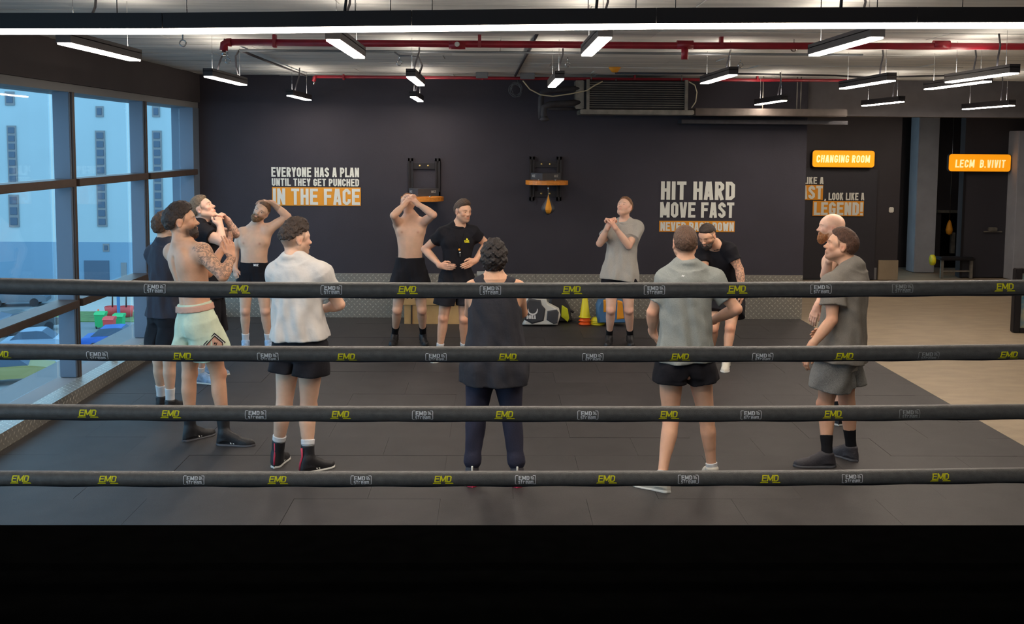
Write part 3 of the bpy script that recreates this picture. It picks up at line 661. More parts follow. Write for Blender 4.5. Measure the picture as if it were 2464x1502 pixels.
# ---- speed bag platforms
def platform(pxc, rail_top, rail_bot, drum_y, box_top, label, left, right, bag):
    c = P(pxc, drum_y, YB); t = thing('speed_bag_platform', label, 'boxing equipment', (c[0], YB, c[2]))
    def z(py, y=YB-.05): return P(pxc, py, y)[2]
    for px in (left, right):
        x = P(px, drum_y, YB-.04)[0]; m_ = MB()
        m_.box((x-.034, YB-.055, z(rail_bot)), (x-.012, YB-.013+.012, z(rail_top))); m_.box((x+.012, YB-.055, z(rail_bot)), (x+.034, YB-.001, z(rail_top)))
        m_.box((x-.012, YB-.03, z(rail_bot)), (x+.012, YB-.001, z(rail_top))); m_.box((x-.034, YB-.055, z(rail_top)-.04), (x+.034, YB-.001, z(rail_top)))
        m_.box((x-.034, YB-.055, z(rail_bot)), (x+.034, YB-.001, z(rail_bot)+.05)); m_.build('slotted_rail', M['blackmetal'], t)
    xl = P(left, drum_y, YB)[0]; xr = P(right, drum_y, YB)[0]
    for zz in ([z(rail_top+18)] + ([z(rail_bot-17)] if bag else [])):
        cb = MB().box((xl+.036, YB-.03, zz-.045), (xr-.036, YB-.001, zz+.035)).build('crossbar', M['blackmetal'], t)
        for xx in (xl+.13, xr-.13):
            MB().lathe((xx, YB-.036, zz), [(.001, -.006), (.014, -.004), (.014, .006)], 10, axis=1).build('bolt', M['brass'], cb)
    zb = z(box_top); zd = P(pxc, drum_y-5, YB-.3)[2]
    V = [(xl-.02, YB-.06), ((xl+xr)/2-.06, YB-.36), (xr+.02, YB-.06)]
    br = MB().prism([(V[0][0], V[0][1]), (V[1][0], V[1][1]), (V[2][0], V[2][1])], zd, zb, 'xy').build('wedge_bracket', M['padgrey'], t)
    for i, fr in ((0, .28), (1, .75)):
        p0 = np.array(V[i]); p1 = np.array(V[i+1]); d = (p1-p0)/np.linalg.norm(p1-p0); nn = np.array((d[1], -d[0]));
        mb = MB(); s0 = np.linalg.norm(p1-p0)*fr-.05
        for q in text_quads('MIZ', .09, .035): mb.add([(p0[0]+d[0]*(s0+p[0])+nn[0]*.003, p0[1]+d[1]*(s0+p[0])+nn[1]*.003, (zd+zb)/2-.01+p[1]) for p in q], [(0, 1, 2, 3)])
        mb.build('printed_mark', M['ropegrey'], br, fixn=False)
    hw = .29; xc = (xl+xr)/2
    pts = [(xc+hw*math.cos(a), YB-.36+.27*math.sin(a)) for a in np.linspace(0, 2*math.pi, 28)[:-1]]
    MB().prism(pts, zd-.055, zd, 'xy').build('round_board', M['wood'], t)
    for xx in (xc-.11, xc+.11): MB().lathe((xx, YB-.45, zd), [(.016, 0), (.016, .012), (.008, .016)], 8).build('bolt', M['chrome'], t)
    if bag:
        c2 = np.array((xc+.02, YB-.40, zd-.055)); MB().tube([c2, c2+(0, 0, -.10)], .012, 8).build('swivel_hook', M['chrome'], t)
        t2 = thing('speed_bag', 'black and yellow teardrop speed bag hanging under the round board', 'punching bag', tuple(c2+(0, 0, -.10)))
        H = .32; prof = []
        for k in range(13):
            u = k/12; r = .088*math.sin(math.pi*min(1, u**.62))**.8 if 0 < u < 1 else .004
            prof.append((max(r, .006), -H*(1-(1-u)) if False else -H*u))
        prof = [(max(.006, (.095)*((math.sin(math.pi*(u**2.3)))**.85 if 0 < u < 1 else 0)), -H*u) for u in np.linspace(0, 1, 15)]
        MB().lathe(tuple(c2+(0, 0, -.09)), prof, 20).build('bag', M['padgrey'], t2)
        mb = MB(); P2 = []
        for (r, h) in prof[2:14]:
            for a in (-.45, .45): P2.append((c2[0]+(r+.002)*math.sin(a), c2[1]-(r+.002)*math.cos(a), c2[2]-.09+h))
            P2.append((c2[0], c2[1]-(r+.004), c2[2]-.09+h))
        mb.add(P2, [f for i in range(11) for f in ((3*i, 3*i+2, 3*i+5, 3*i+3), (3*i+2, 3*i+1, 3*i+4, 3*i+5))]); mb.build('yellow_panel', M['orange'], t2)
platform(1021, 381, 470, 478, 453, 'speed bag platform lowered on long rails, behind the man pressing his chin', 988, 1053, False)
platform(1312, 377, 483, 439, 416, 'speed bag platform with a round orange board right of the trainer', 1280, 1345, True)
# ---- things along the foot of the back wall
a = P(975, 778, 14.1); b = P(1122, 722, 14.1)
t = thing('plyometric_box', 'tan wooden box on the floor behind the trainer, by the tread plate', 'box', ((a[0]+b[0])/2, 14.1, 0))
b[2] = .36
MB().box((a[0], 13.95, .0), (b[0], 14.4, .26)).build('box_body', M['card'], t)
MB().box((a[0]-.02, 13.93, .26), (b[0]+.02, 14.42, .38), .004).build('lid', M['card'], t)
MB().box((a[0]+.09, 13.935, .0), (a[0]+.11, 13.949, .26)).build('edge_strip', M['bronze'], t)
a = P(1147, 664, 14.3); o = MB().box((a[0], 14.3, a[2]), (a[0]+.2, YB-.02, a[2]+.05), .004).build('label_plate', M['ropegrey']); o['label'] = 'small pale plate above the tread plate, behind the man in the black tank top'; o['category'] = 'plate'
# body shield
Y = 13.85
t = thing('body_protector', 'white and dark grey padded body protector with bull horns print on the floor', 'boxing equipment', tuple(F(1305, 788)))
def poly(pp, Y): return [(P(x, y, Y)[0], max(P(x, y, Y)[2], .012)) for x, y in pp]
out = poly([(1256, 781), (1262, 771), (1258, 736), (1270, 712), (1312, 712), (1318, 728), (1345, 742), (1349, 758), (1342, 784), (1330, 788), (1300, 786), (1275, 788)], Y)
def pillow(poly2, y0, y1, name, m, par, inset=.02):
    c = np.mean(poly2, axis=0); mb = MB(); n = len(poly2)
    def ring(k, y): return [(c[0]+(p[0]-c[0])*k, y, max(.006, c[1]+(p[1]-c[1])*k)) for p in poly2]
    rings = [ring(.85, y0), ring(.96, y0+(y1-y0)*.15), ring(1, y0+(y1-y0)*.45), ring(.97, y0+(y1-y0)*.85), ring(.9, y1)]
    V = sum(rings, []); Fs = [(i*n+k, i*n+(k+1) % n, (i+1)*n+(k+1) % n, (i+1)*n+k) for i in range(4) for k in range(n)]
    mb.add(V, Fs, True); b = len(mb.v)-len(V); mb.add([], [])
    mb.f.append([b+k for k in range(n)]); mb.mi.append(0); mb.sm.append(False); mb.f.append([b+4*n+k for k in range(n)][::-1]); mb.mi.append(0); mb.sm.append(False)
    return mb.build(name, m, par)
pillow(out, Y-.08, Y+.12, 'padded_shell', M['padwhite'], t)
pillow(poly([(1262, 770), (1259, 738), (1272, 718), (1301, 722), (1304, 734), (1313, 744), (1308, 773), (1280, 780)], Y-.08), Y-.10, Y-.05, 'front_pad', M['padgrey'], t)
pillow(poly([(1317, 748), (1340, 745), (1345, 752), (1341, 778), (1332, 780), (1315, 770)], Y-.08), Y-.10, Y-.05, 'side_pad', M['padgrey'], t)
mb = MB(); Q = []
ctr = P(1282, 746, Y-.105)
arc = [(ctr[0]+.062*math.cos(a), ctr[2]+.062*math.sin(a)) for a in np.linspace(math.radians(165), math.radians(375), 12)]
ws_ = [.003+.016*math.sin(math.pi*i/11) for i in range(12)]
for i in range(11):
    q = stroke([arc[i], arc[i+1]], ws_[i]+.004)[0]; Q.append(q)
for q in text_quads('BUKA', .125, .05, t=.22): Q.append([(p[0]+P(1267, 768, Y-.105)[0], p[1]+P(1267, 768, Y-.105)[2]) for p in q])
for q in Q: mb.add([(p[0], Y-.1035, p[1]) for p in q], [(0, 1, 2, 3)])
mb.build('printed_mark', M['ropewhite'], t, fixn=False)
# backpack behind it
Y = 14.15; t = thing('backpack', 'black and lime backpack slumped behind the body protector', 'bag', tuple(F(1358, 786)*np.array((1, 1, 0))))
pillow(poly([(1320, 782), (1322, 714), (1352, 700), (1372, 740), (1376, 770), (1368, 788)], Y), Y-.1, Y+.15, 'bag_body', M['cable'], t)
pillow(poly([(1350, 762), (1352, 734), (1366, 743), (1370, 766), (1366, 776)], Y-.1), Y-.13, Y-.06, 'lime_pocket', M['lime'], t)
MB().tube([P(x, y, Y-.05) for x, y in ((1334, 712), (1356, 730), (1372, 746), (1380, 752))], .018, 8).build('strap', M['cable'], t)
MB().tube([P(x, y, Y-.0) for x, y in ((1372, 772), (1385, 776), (1396, 779))], .02, 8).build('strap', M['cable'], t)
# stacked cones
def cone(px, py, label, m, z0, group='stacked training cones'):
    c = F(px, py); t = thing('training_cone', label, 'cone', (c[0], c[1], z0), group)
    MB().lathe((c[0], c[1], z0), [(.085, 0), (.085, .010), (.070, .016), (.034, .27), (.022, .30), (.016, .292)], 18).build('cone_body', m, t)
cone(1407, 781, 'orange training cone at the bottom of the stack', M['conered'], .003)
cone(1407, 781, 'orange training cone in the middle of the stack', M['conered'], .05)
cone(1407, 781, 'yellow training cone on top of the orange ones', M['yellow'], .10)
c = F(1438, 781)
for k in range(3):
    o = MB().lathe((c[0], c[1], .003+k*.022), [(.100, 0), (.098, .012), (.075, .05), (.034, .062), (.03, .058)], 18).build('disc_cone', M['yellow'])
    o['label'] = ['flat yellow disc cone lying on the floor, lowest of the pile', 'flat yellow disc cone, middle of the pile', 'flat yellow disc cone on top of the pile beside the tall cones'][k]; o['category'] = 'cone'; o['group'] = 'yellow disc cones'
# printed sack
Y = 13.9; t = thing('equipment_sack', 'blue and yellow printed equipment sack behind the legs of the praying man', 'bag', tuple(F(1470, 776)*np.array((1, 1, 0))))
pillow(poly([(1436, 776), (1434, 735), (1440, 722), (1498, 722), (1508, 740), (1506, 776)], Y), Y-.12, Y+.18, 'sack_body', M['blue'], t)
pillow(poly([(1452, 752), (1452, 722), (1468, 718), (1470, 752)], Y-.12), Y-.13, Y-.08, 'yellow_patch', M['orange'], t)
pillow(poly([(1484, 770), (1486, 722), (1498, 726), (1502, 768)], Y-.12), Y-.13, Y-.08, 'yellow_patch', M['orange'], t)
# ---- outside
GZ = -10.0
asph = mat('wet_asphalt', (118, 124, 128), .5, var=.15, vscale=.3); fac = mat('pale_blue_facade', (160, 176, 180), .8, var=.05, vscale=.15); facd = mat('blue_facade_band', (112, 140, 160), .8)
slot = mat('dark_vent', (70, 86, 104), .6); grs = mat('grass_strip', (92, 120, 70), .9, var=.2, vscale=2)
MB().box((-60, -30, GZ-.2), (-4.9, 130, GZ)).build('ground', asph)['kind'] = 'structure'
YF = 85.0
t = thing('office_building', 'large pale blue rendered building across the street behind the windows', 'building', (-20, YF, GZ))
MB().box((-70, YF, GZ), (-8, YF+10, 18)).build('facade', fac, t)
zb = P(230, 583, YF)[2]; MB().box((-70, YF-.05, GZ), (-8, YF, zb)).build('base_band', facd, t)
a = P(205, 690, YF); b = P(263, 627, YF); MB().box((a[0], YF-.12, GZ), (b[0], YF-.05, b[2])).build('entrance', slot, t)
a = P(283, 690, YF); b = P(305, 632, YF); MB().box((b[0]-.45, YF-.1, GZ), (b[0], YF-.05, b[2])).build('side_panel', M['soffit_light'], t)
def vent(px, py0, py1, n, wpx):
    a = P(px-wpx/2, py1, YF); b = P(px+wpx/2, py0, YF); h = (b[2]-a[2])/n
    MB().box((a[0]-.06, YF-.09, a[2]-.05), (b[0]+.06, YF-.05+.04, b[2]+.05)).build('vent_frame', M['soffit_light'], t)
    for k in range(n): MB().box((a[0]+.05, YF-.13, a[2]+h*(k+.14)), (b[0]-.05, YF-.09, a[2]+h*(k+.86)), .04).build('vent', slot, t)
vent(240, 257, 280, 1, 14); vent(244, 316, 544, 11, 14); vent(376, 257, 280, 1, 14); vent(380, 316, 522, 10, 14); vent(256, 588, 604, 1, 11)
vent(24, 222, 252, 1, 18); vent(30, 304, 440, 7, 14); vent(34, 470, 545, 3, 18)
def gy(px, py): return F(px, py, GZ)
a = gy(180, 768); b = gy(370, 790); MB().box((a[0]-2, a[1]-1.2, GZ), (-5.5, a[1]+3, GZ+.06)).build('lawn', grs)['kind'] = 'structure'
MB().box((a[0]-2, a[1]+3, GZ), (-5.5, YF, GZ+.08)).build('pavement', mat('pale_paving', (172, 172, 166), .8))['kind'] = 'structure'
def bin_(px, py, m, label):
    c = gy(px, py); t = thing('refuse_bin', label, 'bin', tuple(c), 'wheeled bins by the road')
    mb = MB(); V = []
    for (s, z) in ((.26, .1), (.3, .95)):
        V += [(c[0]-s*1.1, c[1]-s, GZ+z), (c[0]+s*1.1, c[1]-s, GZ+z), (c[0]+s*1.1, c[1]+s, GZ+z), (c[0]-s*1.1, c[1]+s, GZ+z)]
    mb.add(V, [(0, 1, 2, 3), (4, 5, 6, 7), (0, 1, 5, 4), (1, 2, 6, 5), (2, 3, 7, 6), (3, 0, 4, 7)]); mb.build('bin_body', m, t)
    MB().prism([(c[1]-.35, GZ+.95), (c[1]+.35, GZ+.95), (c[1]+.3, GZ+1.12), (c[1]-.15, GZ+1.08)], c[0]-.36, c[0]+.36, 'yz').build('lid', m, t)
    for sx in (-.22, .22): MB().lathe((c[0]+sx, c[1]-.2, GZ+.1), [(.1, -.03), (.1, .03)], 10, axis=0).build('wheel', M['blackmetal'], t)
gm = mat('green_bin_plastic', (40, 170, 96), .5); rm = mat('red_bin_plastic', (214, 70, 66), .5)
bin_(243, 790, gm, 'green wheeled bin outside, left of the red one'); bin_(264, 803, rm, 'red wheeled bin outside between the green ones'); bin_(287, 795, gm, 'green wheeled bin outside, right of the red one')
leafm = mat('tree_leaves', (88, 130, 92), .8, var=.3, vscale=6)
def potted(px, py, label):
    c = gy(px, py); t = thing('potted_tree', label, 'plant', tuple(c), 'potted trees on the pavement')
    MB().lathe((c[0], c[1], GZ+.08), [(.42, 0), (.55, .7), (.5, .72), (.48, .6)], 16).build('pot', rm, t)
    MB().tube([(c[0], c[1], GZ+.6), (c[0]+.03, c[1], GZ+1.6), (c[0], c[1]+.05, GZ+2.2)], [.06, .05, .03], 8).build('trunk', M['bronze'], t)
    mb = MB(); r_ = random.Random(px)
    for k in range(320):
        d = np.array([r_.gauss(0, 1) for _ in range(3)]); d /= np.linalg.norm(d); q = np.array((c[0], c[1], GZ+2.1))+d*np.array((.48, .48, .6))*r_.uniform(.5, 1)
        e = np.array([r_.gauss(0, 1) for _ in range(3)]); e /= np.linalg.norm(e); f = np.cross(d, e); f /= np.linalg.norm(f)+1e-6; s_ = .08
        mb.add([q-e*s_, q+f*s_*.5, q+e*s_, q-f*s_*.5], [(0, 1, 2, 3)])
    o = mb.build('foliage', leafm, t, fixn=False); o['kind'] = 'stuff'
potted(271, 764, 'small potted tree in a red tub outside, left one'); potted(304, 764, 'small potted tree in a red tub outside, beside the mullion')
def car(px, py, m, label, ang=0.0, L=4.3, Wd=1.8, H=1.45):
    c = gy(px, py); t = thing('parked_car', label, 'car', tuple(c))
    ca, sa = math.cos(ang), math.sin(ang)
    def tr(l, w_, z): return (c[0]+l*ca-w_*sa, c[1]+l*sa+w_*ca, GZ+z)
    prof = [(-L/2, .35), (-L/2, .75), (-L/2+.15, .9), (-L*.27, .98), (L*.22, .98), (L/2-.15, .82), (L/2, .65), (L/2, .35)]
    def loftb(prof, ws, name, mm, inset=.0):
        mb = MB(); n = len(prof); V = [tr(p[0], -ws*(1-(.03 if p[1] > .8 else 0)), p[1]) for p in prof]+[tr(p[0], ws*(1-(.03 if p[1] > .8 else 0)), p[1]) for p in prof]
        mb.add(V, [list(range(n)), list(range(2*n-1, n-1, -1))]+[(i, (i+1) % n, (i+1) % n+n, i+n) for i in range(n)]); return mb.build(name, mm, t)
    loftb(prof, Wd/2, 'body', m)
    cab = [(-L*.36, .95), (-L*.24, H-.04), (-L*.02, H), (L*.06, H-.03), (L*.2, .95)]
    loftb(cab, Wd/2-.12, 'cabin_glass', slot)
    loftb([(-L*.23, H-.03), (-L*.02, H+.02), (L*.05, H-.01), (L*.05, H-.06), (-L*.23, H-.08)], Wd/2-.14, 'roof', m)
    for l in (-L*.3, L*.3):
        for s in (-1, 1):
            mb = MB(); mb.tube([tr(l, s*(Wd/2-.2), .32), tr(l, s*(Wd/2+.01), .32)], .32, 16); mb.build('wheel', M['blackmetal'], t)
car(290, 842, mat('blue_car_paint', (44, 92, 170), .3), 'blue parked car outside, just below the bins', .15)
car(100, 850, mat('silver_car_paint', (130, 150, 170), .3), 'silver parked car outside, left of the blue one', .2)
car(55, 800, mat('dark_car_paint', (60, 66, 70), .3), 'dark parked car outside beyond the leftmost panes', .9)
car(30, 920, mat('olive_car_paint', (140, 132, 80), .3), 'olive parked car outside at the lower left corner of the windows', .35)
car(45, 735, mat('grey_car_paint', (90, 96, 104), .3), 'grey parked car far off behind the leftmost panes', .2)
c = gy(286, 772); t = thing('street_sign', 'blue street post with an angled top outside between the potted trees', 'sign', tuple(c))
MB().box((c[0]-.1, c[1]-.05, GZ), (c[0]+.1, c[1]+.05, GZ+1.9)).build('post', M['blue'], t)
MB().tube([(c[0], c[1], GZ+1.9), (c[0]+.15, c[1], GZ+2.4)], .06, 8).build('arm', M['blue'], t)
o = MB().tube([gy(176, 765), gy(176, 765)+np.array((0, 0, 2.3))], .05, 8).build('bollard_post', M['bronze']); o['label'] = 'thin brown post outside right of the first mullion'; o['category'] = 'post'
c = gy(237, 768); o = MB().lathe(tuple(c), [(.25, 0), (.25, .04), (.14, .06), (.05, .7), (.01, .72)], 12).build('traffic_cone', M['conered']); o['label'] = 'orange traffic cone outside on the pavement'; o['category'] = 'cone'
# mug on the tread plate sill
c = P(274, 836, 10.9); c[2] = .1345; c[0] = min(c[0], -3.92)
t = thing('cup', 'small pale paper cup on the window sill', 'cup', tuple(c)); MB().lathe(tuple(c), [(.028, 0), (.04, .1), (.036, .1), (.026, .01)], 14).build('cup_body', M['white'], t)
# =================================================================== figures: one implicit surface per body, clothes as further surfaces
f32 = np.float32
def smin(a, b, k):
    h = np.maximum(k-np.abs(a-b), 0)/k; return np.minimum(a, b)-h*h*k*.25
def nrm(v): v = np.array(v, float); return v/(np.linalg.norm(v)+1e-12)
class Fld:
    def __init__(s): s.pr = []; s.post = None
    def add(s, fn, lo, hi, k=.02, op='u'): s.pr.append((fn, np.array(lo, float), np.array(hi, float), k, op))
    def bounds(s):
        u = [p for p in s.pr if p[4] == 'u']; return np.min([p[1] for p in u], 0)-.02, np.max([p[2] for p in u], 0)+.02
    def grid(s, lo, hi, h):
        n = np.maximum(np.ceil((hi-lo)/h).astype(int)+1, 3); ax = [(lo[i]+h*np.arange(n[i])).astype(f32) for i in range(3)]
        Fv = np.full(n, .6, f32)
        for fn, l, H, k, op in s.pr:
            if op == 'i': i0 = np.zeros(3, int); i1 = n
            else:
                m = k+2.5*h; i0 = np.clip(np.floor((l-m-lo)/h).astype(int), 0, n); i1 = np.clip(np.ceil((H+m-lo)/h).astype(int)+1, 0, n)
                if np.any(i1-i0 < 1): continue
            x = ax[0][i0[0]:i1[0], None, None]; y = ax[1][None, i0[1]:i1[1], None]; z = ax[2][None, None, i0[2]:i1[2]]
            sl = (slice(i0[0], i1[0]), slice(i0[1], i1[1]), slice(i0[2], i1[2])); d = fn(x, y, z)
            if op == 'u': Fv[sl] = smin(Fv[sl], d, k)
            elif op == 's': Fv[sl] = -smin(-Fv[sl], d, k)
            else: Fv[sl] = -smin(-Fv[sl], -d, k)
        if s.post is not None: Fv += s.post(ax[0][:, None, None], ax[1][None, :, None], ax[2][None, None, :])
        return Fv
    def at(s, Pn):
        x, y, z = Pn[:, 0].astype(f32), Pn[:, 1].astype(f32), Pn[:, 2].astype(f32); Fv = np.full(len(x), .6, f32)
        for fn, l, H, k, op in s.pr:
            d = fn(x, y, z)
            if op == 'u':
                Fv = smin(Fv, d, k)
            elif op == 's': Fv = -smin(-Fv, d, k)
            else: Fv = -smin(-Fv, -d, k)
        return Fv
def nets(Fv, lo, h):
    """naive surface nets, vectorised"""
    s = Fv < 0; c = np.zeros(np.array(Fv.shape)-1, np.int8)
    for i in (0, 1):
        for j in (0, 1):
            for k in (0, 1): c += s[i:Fv.shape[0]-1+i, j:Fv.shape[1]-1+j, k:Fv.shape[2]-1+k]
    act = (c > 0) & (c < 8); I = np.argwhere(act)
    if len(I) == 0: return np.zeros((0, 3)), np.zeros((0, 4), int)
    acc = np.zeros((len(I), 3)); cnt = np.zeros(len(I))
    cor = [(i, j, k) for i in (0, 1) for j in (0, 1) for k in (0, 1)]
    val = {q: Fv[I[:, 0]+q[0], I[:, 1]+q[1], I[:, 2]+q[2]] for q in cor}
    for q in cor:
        for a in range(3):
            if q[a] == 0:
                r = list(q); r[a] = 1; r = tuple(r); v0, v1 = val[q], val[r]; m = (v0 < 0) != (v1 < 0)
                t = np.where(m, v0/np.where(m, v0-v1, 1), 0); p = np.array(q, float)+np.zeros((len(I), 3)); p[:, a] = t
                acc += p*m[:, None]; cnt += m
    V = lo+h*(I+acc/cnt[:, None]); idx = np.full(act.shape, -1, np.int32); idx[tuple(I.T)] = np.arange(len(I))
    Q = []
    for a in range(3):
        b, d = (a+1) % 3, (a+2) % 3
        sl0 = [slice(None)]*3; sl1 = [slice(None)]*3; sl0[a] = slice(0, -1); sl1[a] = slice(1, None)
        e = s[tuple(sl0)] != s[tuple(sl1)]; E = np.argwhere(e)
        ok = (E[:, b] > 0) & (E[:, d] > 0) & (E[:, b] < act.shape[b]) & (E[:, d] < act.shape[d]) & (E[:, a] < act.shape[a]); E = E[ok]
        fl = s[tuple(E.T)]; ob = np.zeros(3, int); ob[b] = 1; od = np.zeros(3, int); od[d] = 1
        q = np.stack([idx[tuple((E-ob-od).T)], idx[tuple((E-od).T)], idx[tuple(E.T)], idx[tuple((E-ob).T)]], 1)
        q[~fl] = q[~fl][:, ::-1]; Q.append(q)
    Q = np.concatenate(Q); Q = Q[(Q >= 0).all(1)]; return V, Q
def mesh_np(name, V, Q, mats, parent, off, col=None, tat=None, mi=None):
    me = bpy.data.meshes.new(name); n = len(V); m = len(Q); me.vertices.add(n); me.vertices.foreach_set('co', (V-off).astype(f32).ravel())
    me.loops.add(m*4); me.polygons.add(m); me.loops.foreach_set('vertex_index', Q.astype(np.int32).ravel())
    me.polygons.foreach_set('loop_start', np.arange(0, m*4, 4, dtype=np.int32)); me.polygons.foreach_set('use_smooth', np.ones(m, bool))
    for x in mats: me.materials.append(x)
    if mi is not None: me.polygons.foreach_set('material_index', mi.astype(np.int32))
    if col is not None:
        a = me.attributes.new('tint', 'FLOAT_COLOR', 'POINT'); a.data.foreach_set('color', np.concatenate([col, np.ones((n, 1))], 1).astype(f32).ravel())
    if tat is not None:
        a = me.attributes.new('ink', 'FLOAT', 'POINT'); a.data.foreach_set('value', tat.astype(f32))
    me.update(calc_edges=True); me.validate(); return link(name, me, parent)
def compact(V, Q):
    u = np.unique(Q); r = np.full(len(V), -1, np.int64); r[u] = np.arange(len(u)); return V[u], r[Q], u
# ---- primitives
def limb(a, b, rs, ts=None):
    a = np.array(a, float); b = np.array(b, float); d = b-a; L2 = float(d@d)+1e-9; ts = np.linspace(0, 1, len(rs)) if ts is None else ts
    tt = np.linspace(0, 1, 33); rr = np.interp(tt, ts, rs)
    if len(rs) > 2: rr = np.convolve(np.pad(rr, 3, mode='edge'), np.ones(7)/7, 'valid')
    def fn(x, y, z):
        px, py, pz = x-a[0], y-a[1], z-a[2]; t = np.clip((px*d[0]+py*d[1]+pz*d[2])/L2, 0, 1)
        return (np.sqrt((px-t*d[0])**2+(py-t*d[1])**2+(pz-t*d[2])**2)-np.interp(t, tt, rr)).astype(f32)
    R = max(rs); return fn, np.minimum(a, b)-R, np.maximum(a, b)+R
def capc(a, b, rs, ax=None, sc=1.0, fold=0.0, nf=9, ph=0.0, ext=0.0):
    """tube of cloth with flat ends; ax/sc widen it along one axis; fold adds lengthwise folds"""
    a = np.array(a, float); b = np.array(b, float); d = b-a; L = np.linalg.norm(d); d = d/L
    u = nrm(np.cross(d, (0, 0, 1.0)) if abs(d[2]) < .9 else np.cross(d, (0, 1.0, 0))) if ax is None else nrm(np.array(ax)-d*np.dot(ax, d)); v = np.cross(d, u); tt = np.linspace(0, 1, len(rs))
    def fn(x, y, z):
        px, py, pz = x-a[0], y-a[1], z-a[2]; t = px*d[0]+py*d[1]+pz*d[2]; U = (px*u[0]+py*u[1]+pz*u[2])/sc; Vv = px*v[0]+py*v[1]+pz*v[2]
        r = np.sqrt(U*U+Vv*Vv)+1e-6; R = np.interp(np.clip(t/L, 0, 1), tt, rs)
        if fold: R = R+fold*np.clip(t/L+.1, 0, 1)*np.sin(nf*np.arctan2(Vv, U)+ph+2.5*np.sin(t*9+ph))
        return np.maximum(np.maximum((r-R)*.9, t-L), -t-ext).astype(f32)
    R = max(rs)*max(sc, 1)+abs(fold); return fn, np.minimum(a, b)-R, np.maximum(a, b)+R
def ell(c, r, B=None):
    c = np.array(c, float); r = np.array(r, float); B = np.eye(3) if B is None else np.array(B)
    def fn(x, y, z):
        px, py, pz = x-c[0], y-c[1], z-c[2]; q = [px*B[i][0]+py*B[i][1]+pz*B[i][2] for i in range(3)]
        k0 = np.sqrt((q[0]/r[0])**2+(q[1]/r[1])**2+(q[2]/r[2])**2); k1 = np.sqrt((q[0]/r[0]**2)**2+(q[1]/r[1]**2)**2+(q[2]/r[2]**2)**2)+1e-6
        return (k0*(k0-1)/k1).astype(f32)
    e = np.max(r); return fn, c-e, c+e
def loft(o, U, R, Fv, ts, As, Bs, Os, L, p=2.3, fold=0.0, nf=9, ph=0.0):
    """stack of rounded sections along U: half widths As across R, Bs along Fv, centre shifts Os along Fv; ts in units of L"""
    o = np.array(o, float); tt = np.linspace(ts[0], ts[-1], 60)
    def sm(v):
        w = np.interp(tt, ts, v); return np.convolve(np.pad(w, 3, mode='edge'), np.ones(7)/7, 'valid')
    A, B, O = sm(As), sm(Bs), sm(Os)
    def fn(x, y, z):
        px, py, pz = x-o[0], y-o[1], z-o[2]; t = (px*U[0]+py*U[1]+pz*U[2])/L; tc = np.clip(t, ts[0], ts[-1])
        X = px*R[0]+py*R[1]+pz*R[2]; Y = px*Fv[0]+py*Fv[1]+pz*Fv[2]-np.interp(tc, tt, O); a = np.interp(tc, tt, A); b = np.interp(tc, tt, B)
        if fold:
            an = np.arctan2(Y, X); w = fold*np.clip((ts[-1]-t)/(ts[-1]-ts[0]), 0, 1)*(np.sin(nf*an+ph+2.0*np.sin(t*5+ph))+.6*np.sin((nf*1.7)*an-ph+t*7)); a = a+w; b = b+w
        k = (np.abs(X/a)**p+np.abs(Y/b)**p)**(1/p); d = (k-1)*np.minimum(a, b)
        return np.maximum(np.maximum(d, (t-ts[-1])*L), (ts[0]-t)*L).astype(f32)
    P0 = [o+U*L*t+Fv*q for t in (ts[0], ts[-1]) for q in (min(Os), max(Os))]; e = max(max(As), max(Bs))+fold*2
    return fn, np.min(P0, 0)-e, np.max(P0, 0)+e
def plane(o, n):
    n = nrm(n); o = np.array(o, float)
    return (lambda x, y, z: ((x-o[0])*n[0]+(y-o[1])*n[1]+(z-o[2])*n[2]).astype(f32)), o-9, o+9
def noise(x, y, z, s, sd=0.0):
    return (np.sin(x*s+1.7*np.sin(y*s*.83+sd)+sd)*np.sin(y*s*1.1+1.3*np.sin(z*s*.9+sd))+np.sin(z*s*1.05+1.5*np.sin(x*s*.77-sd)))*.5
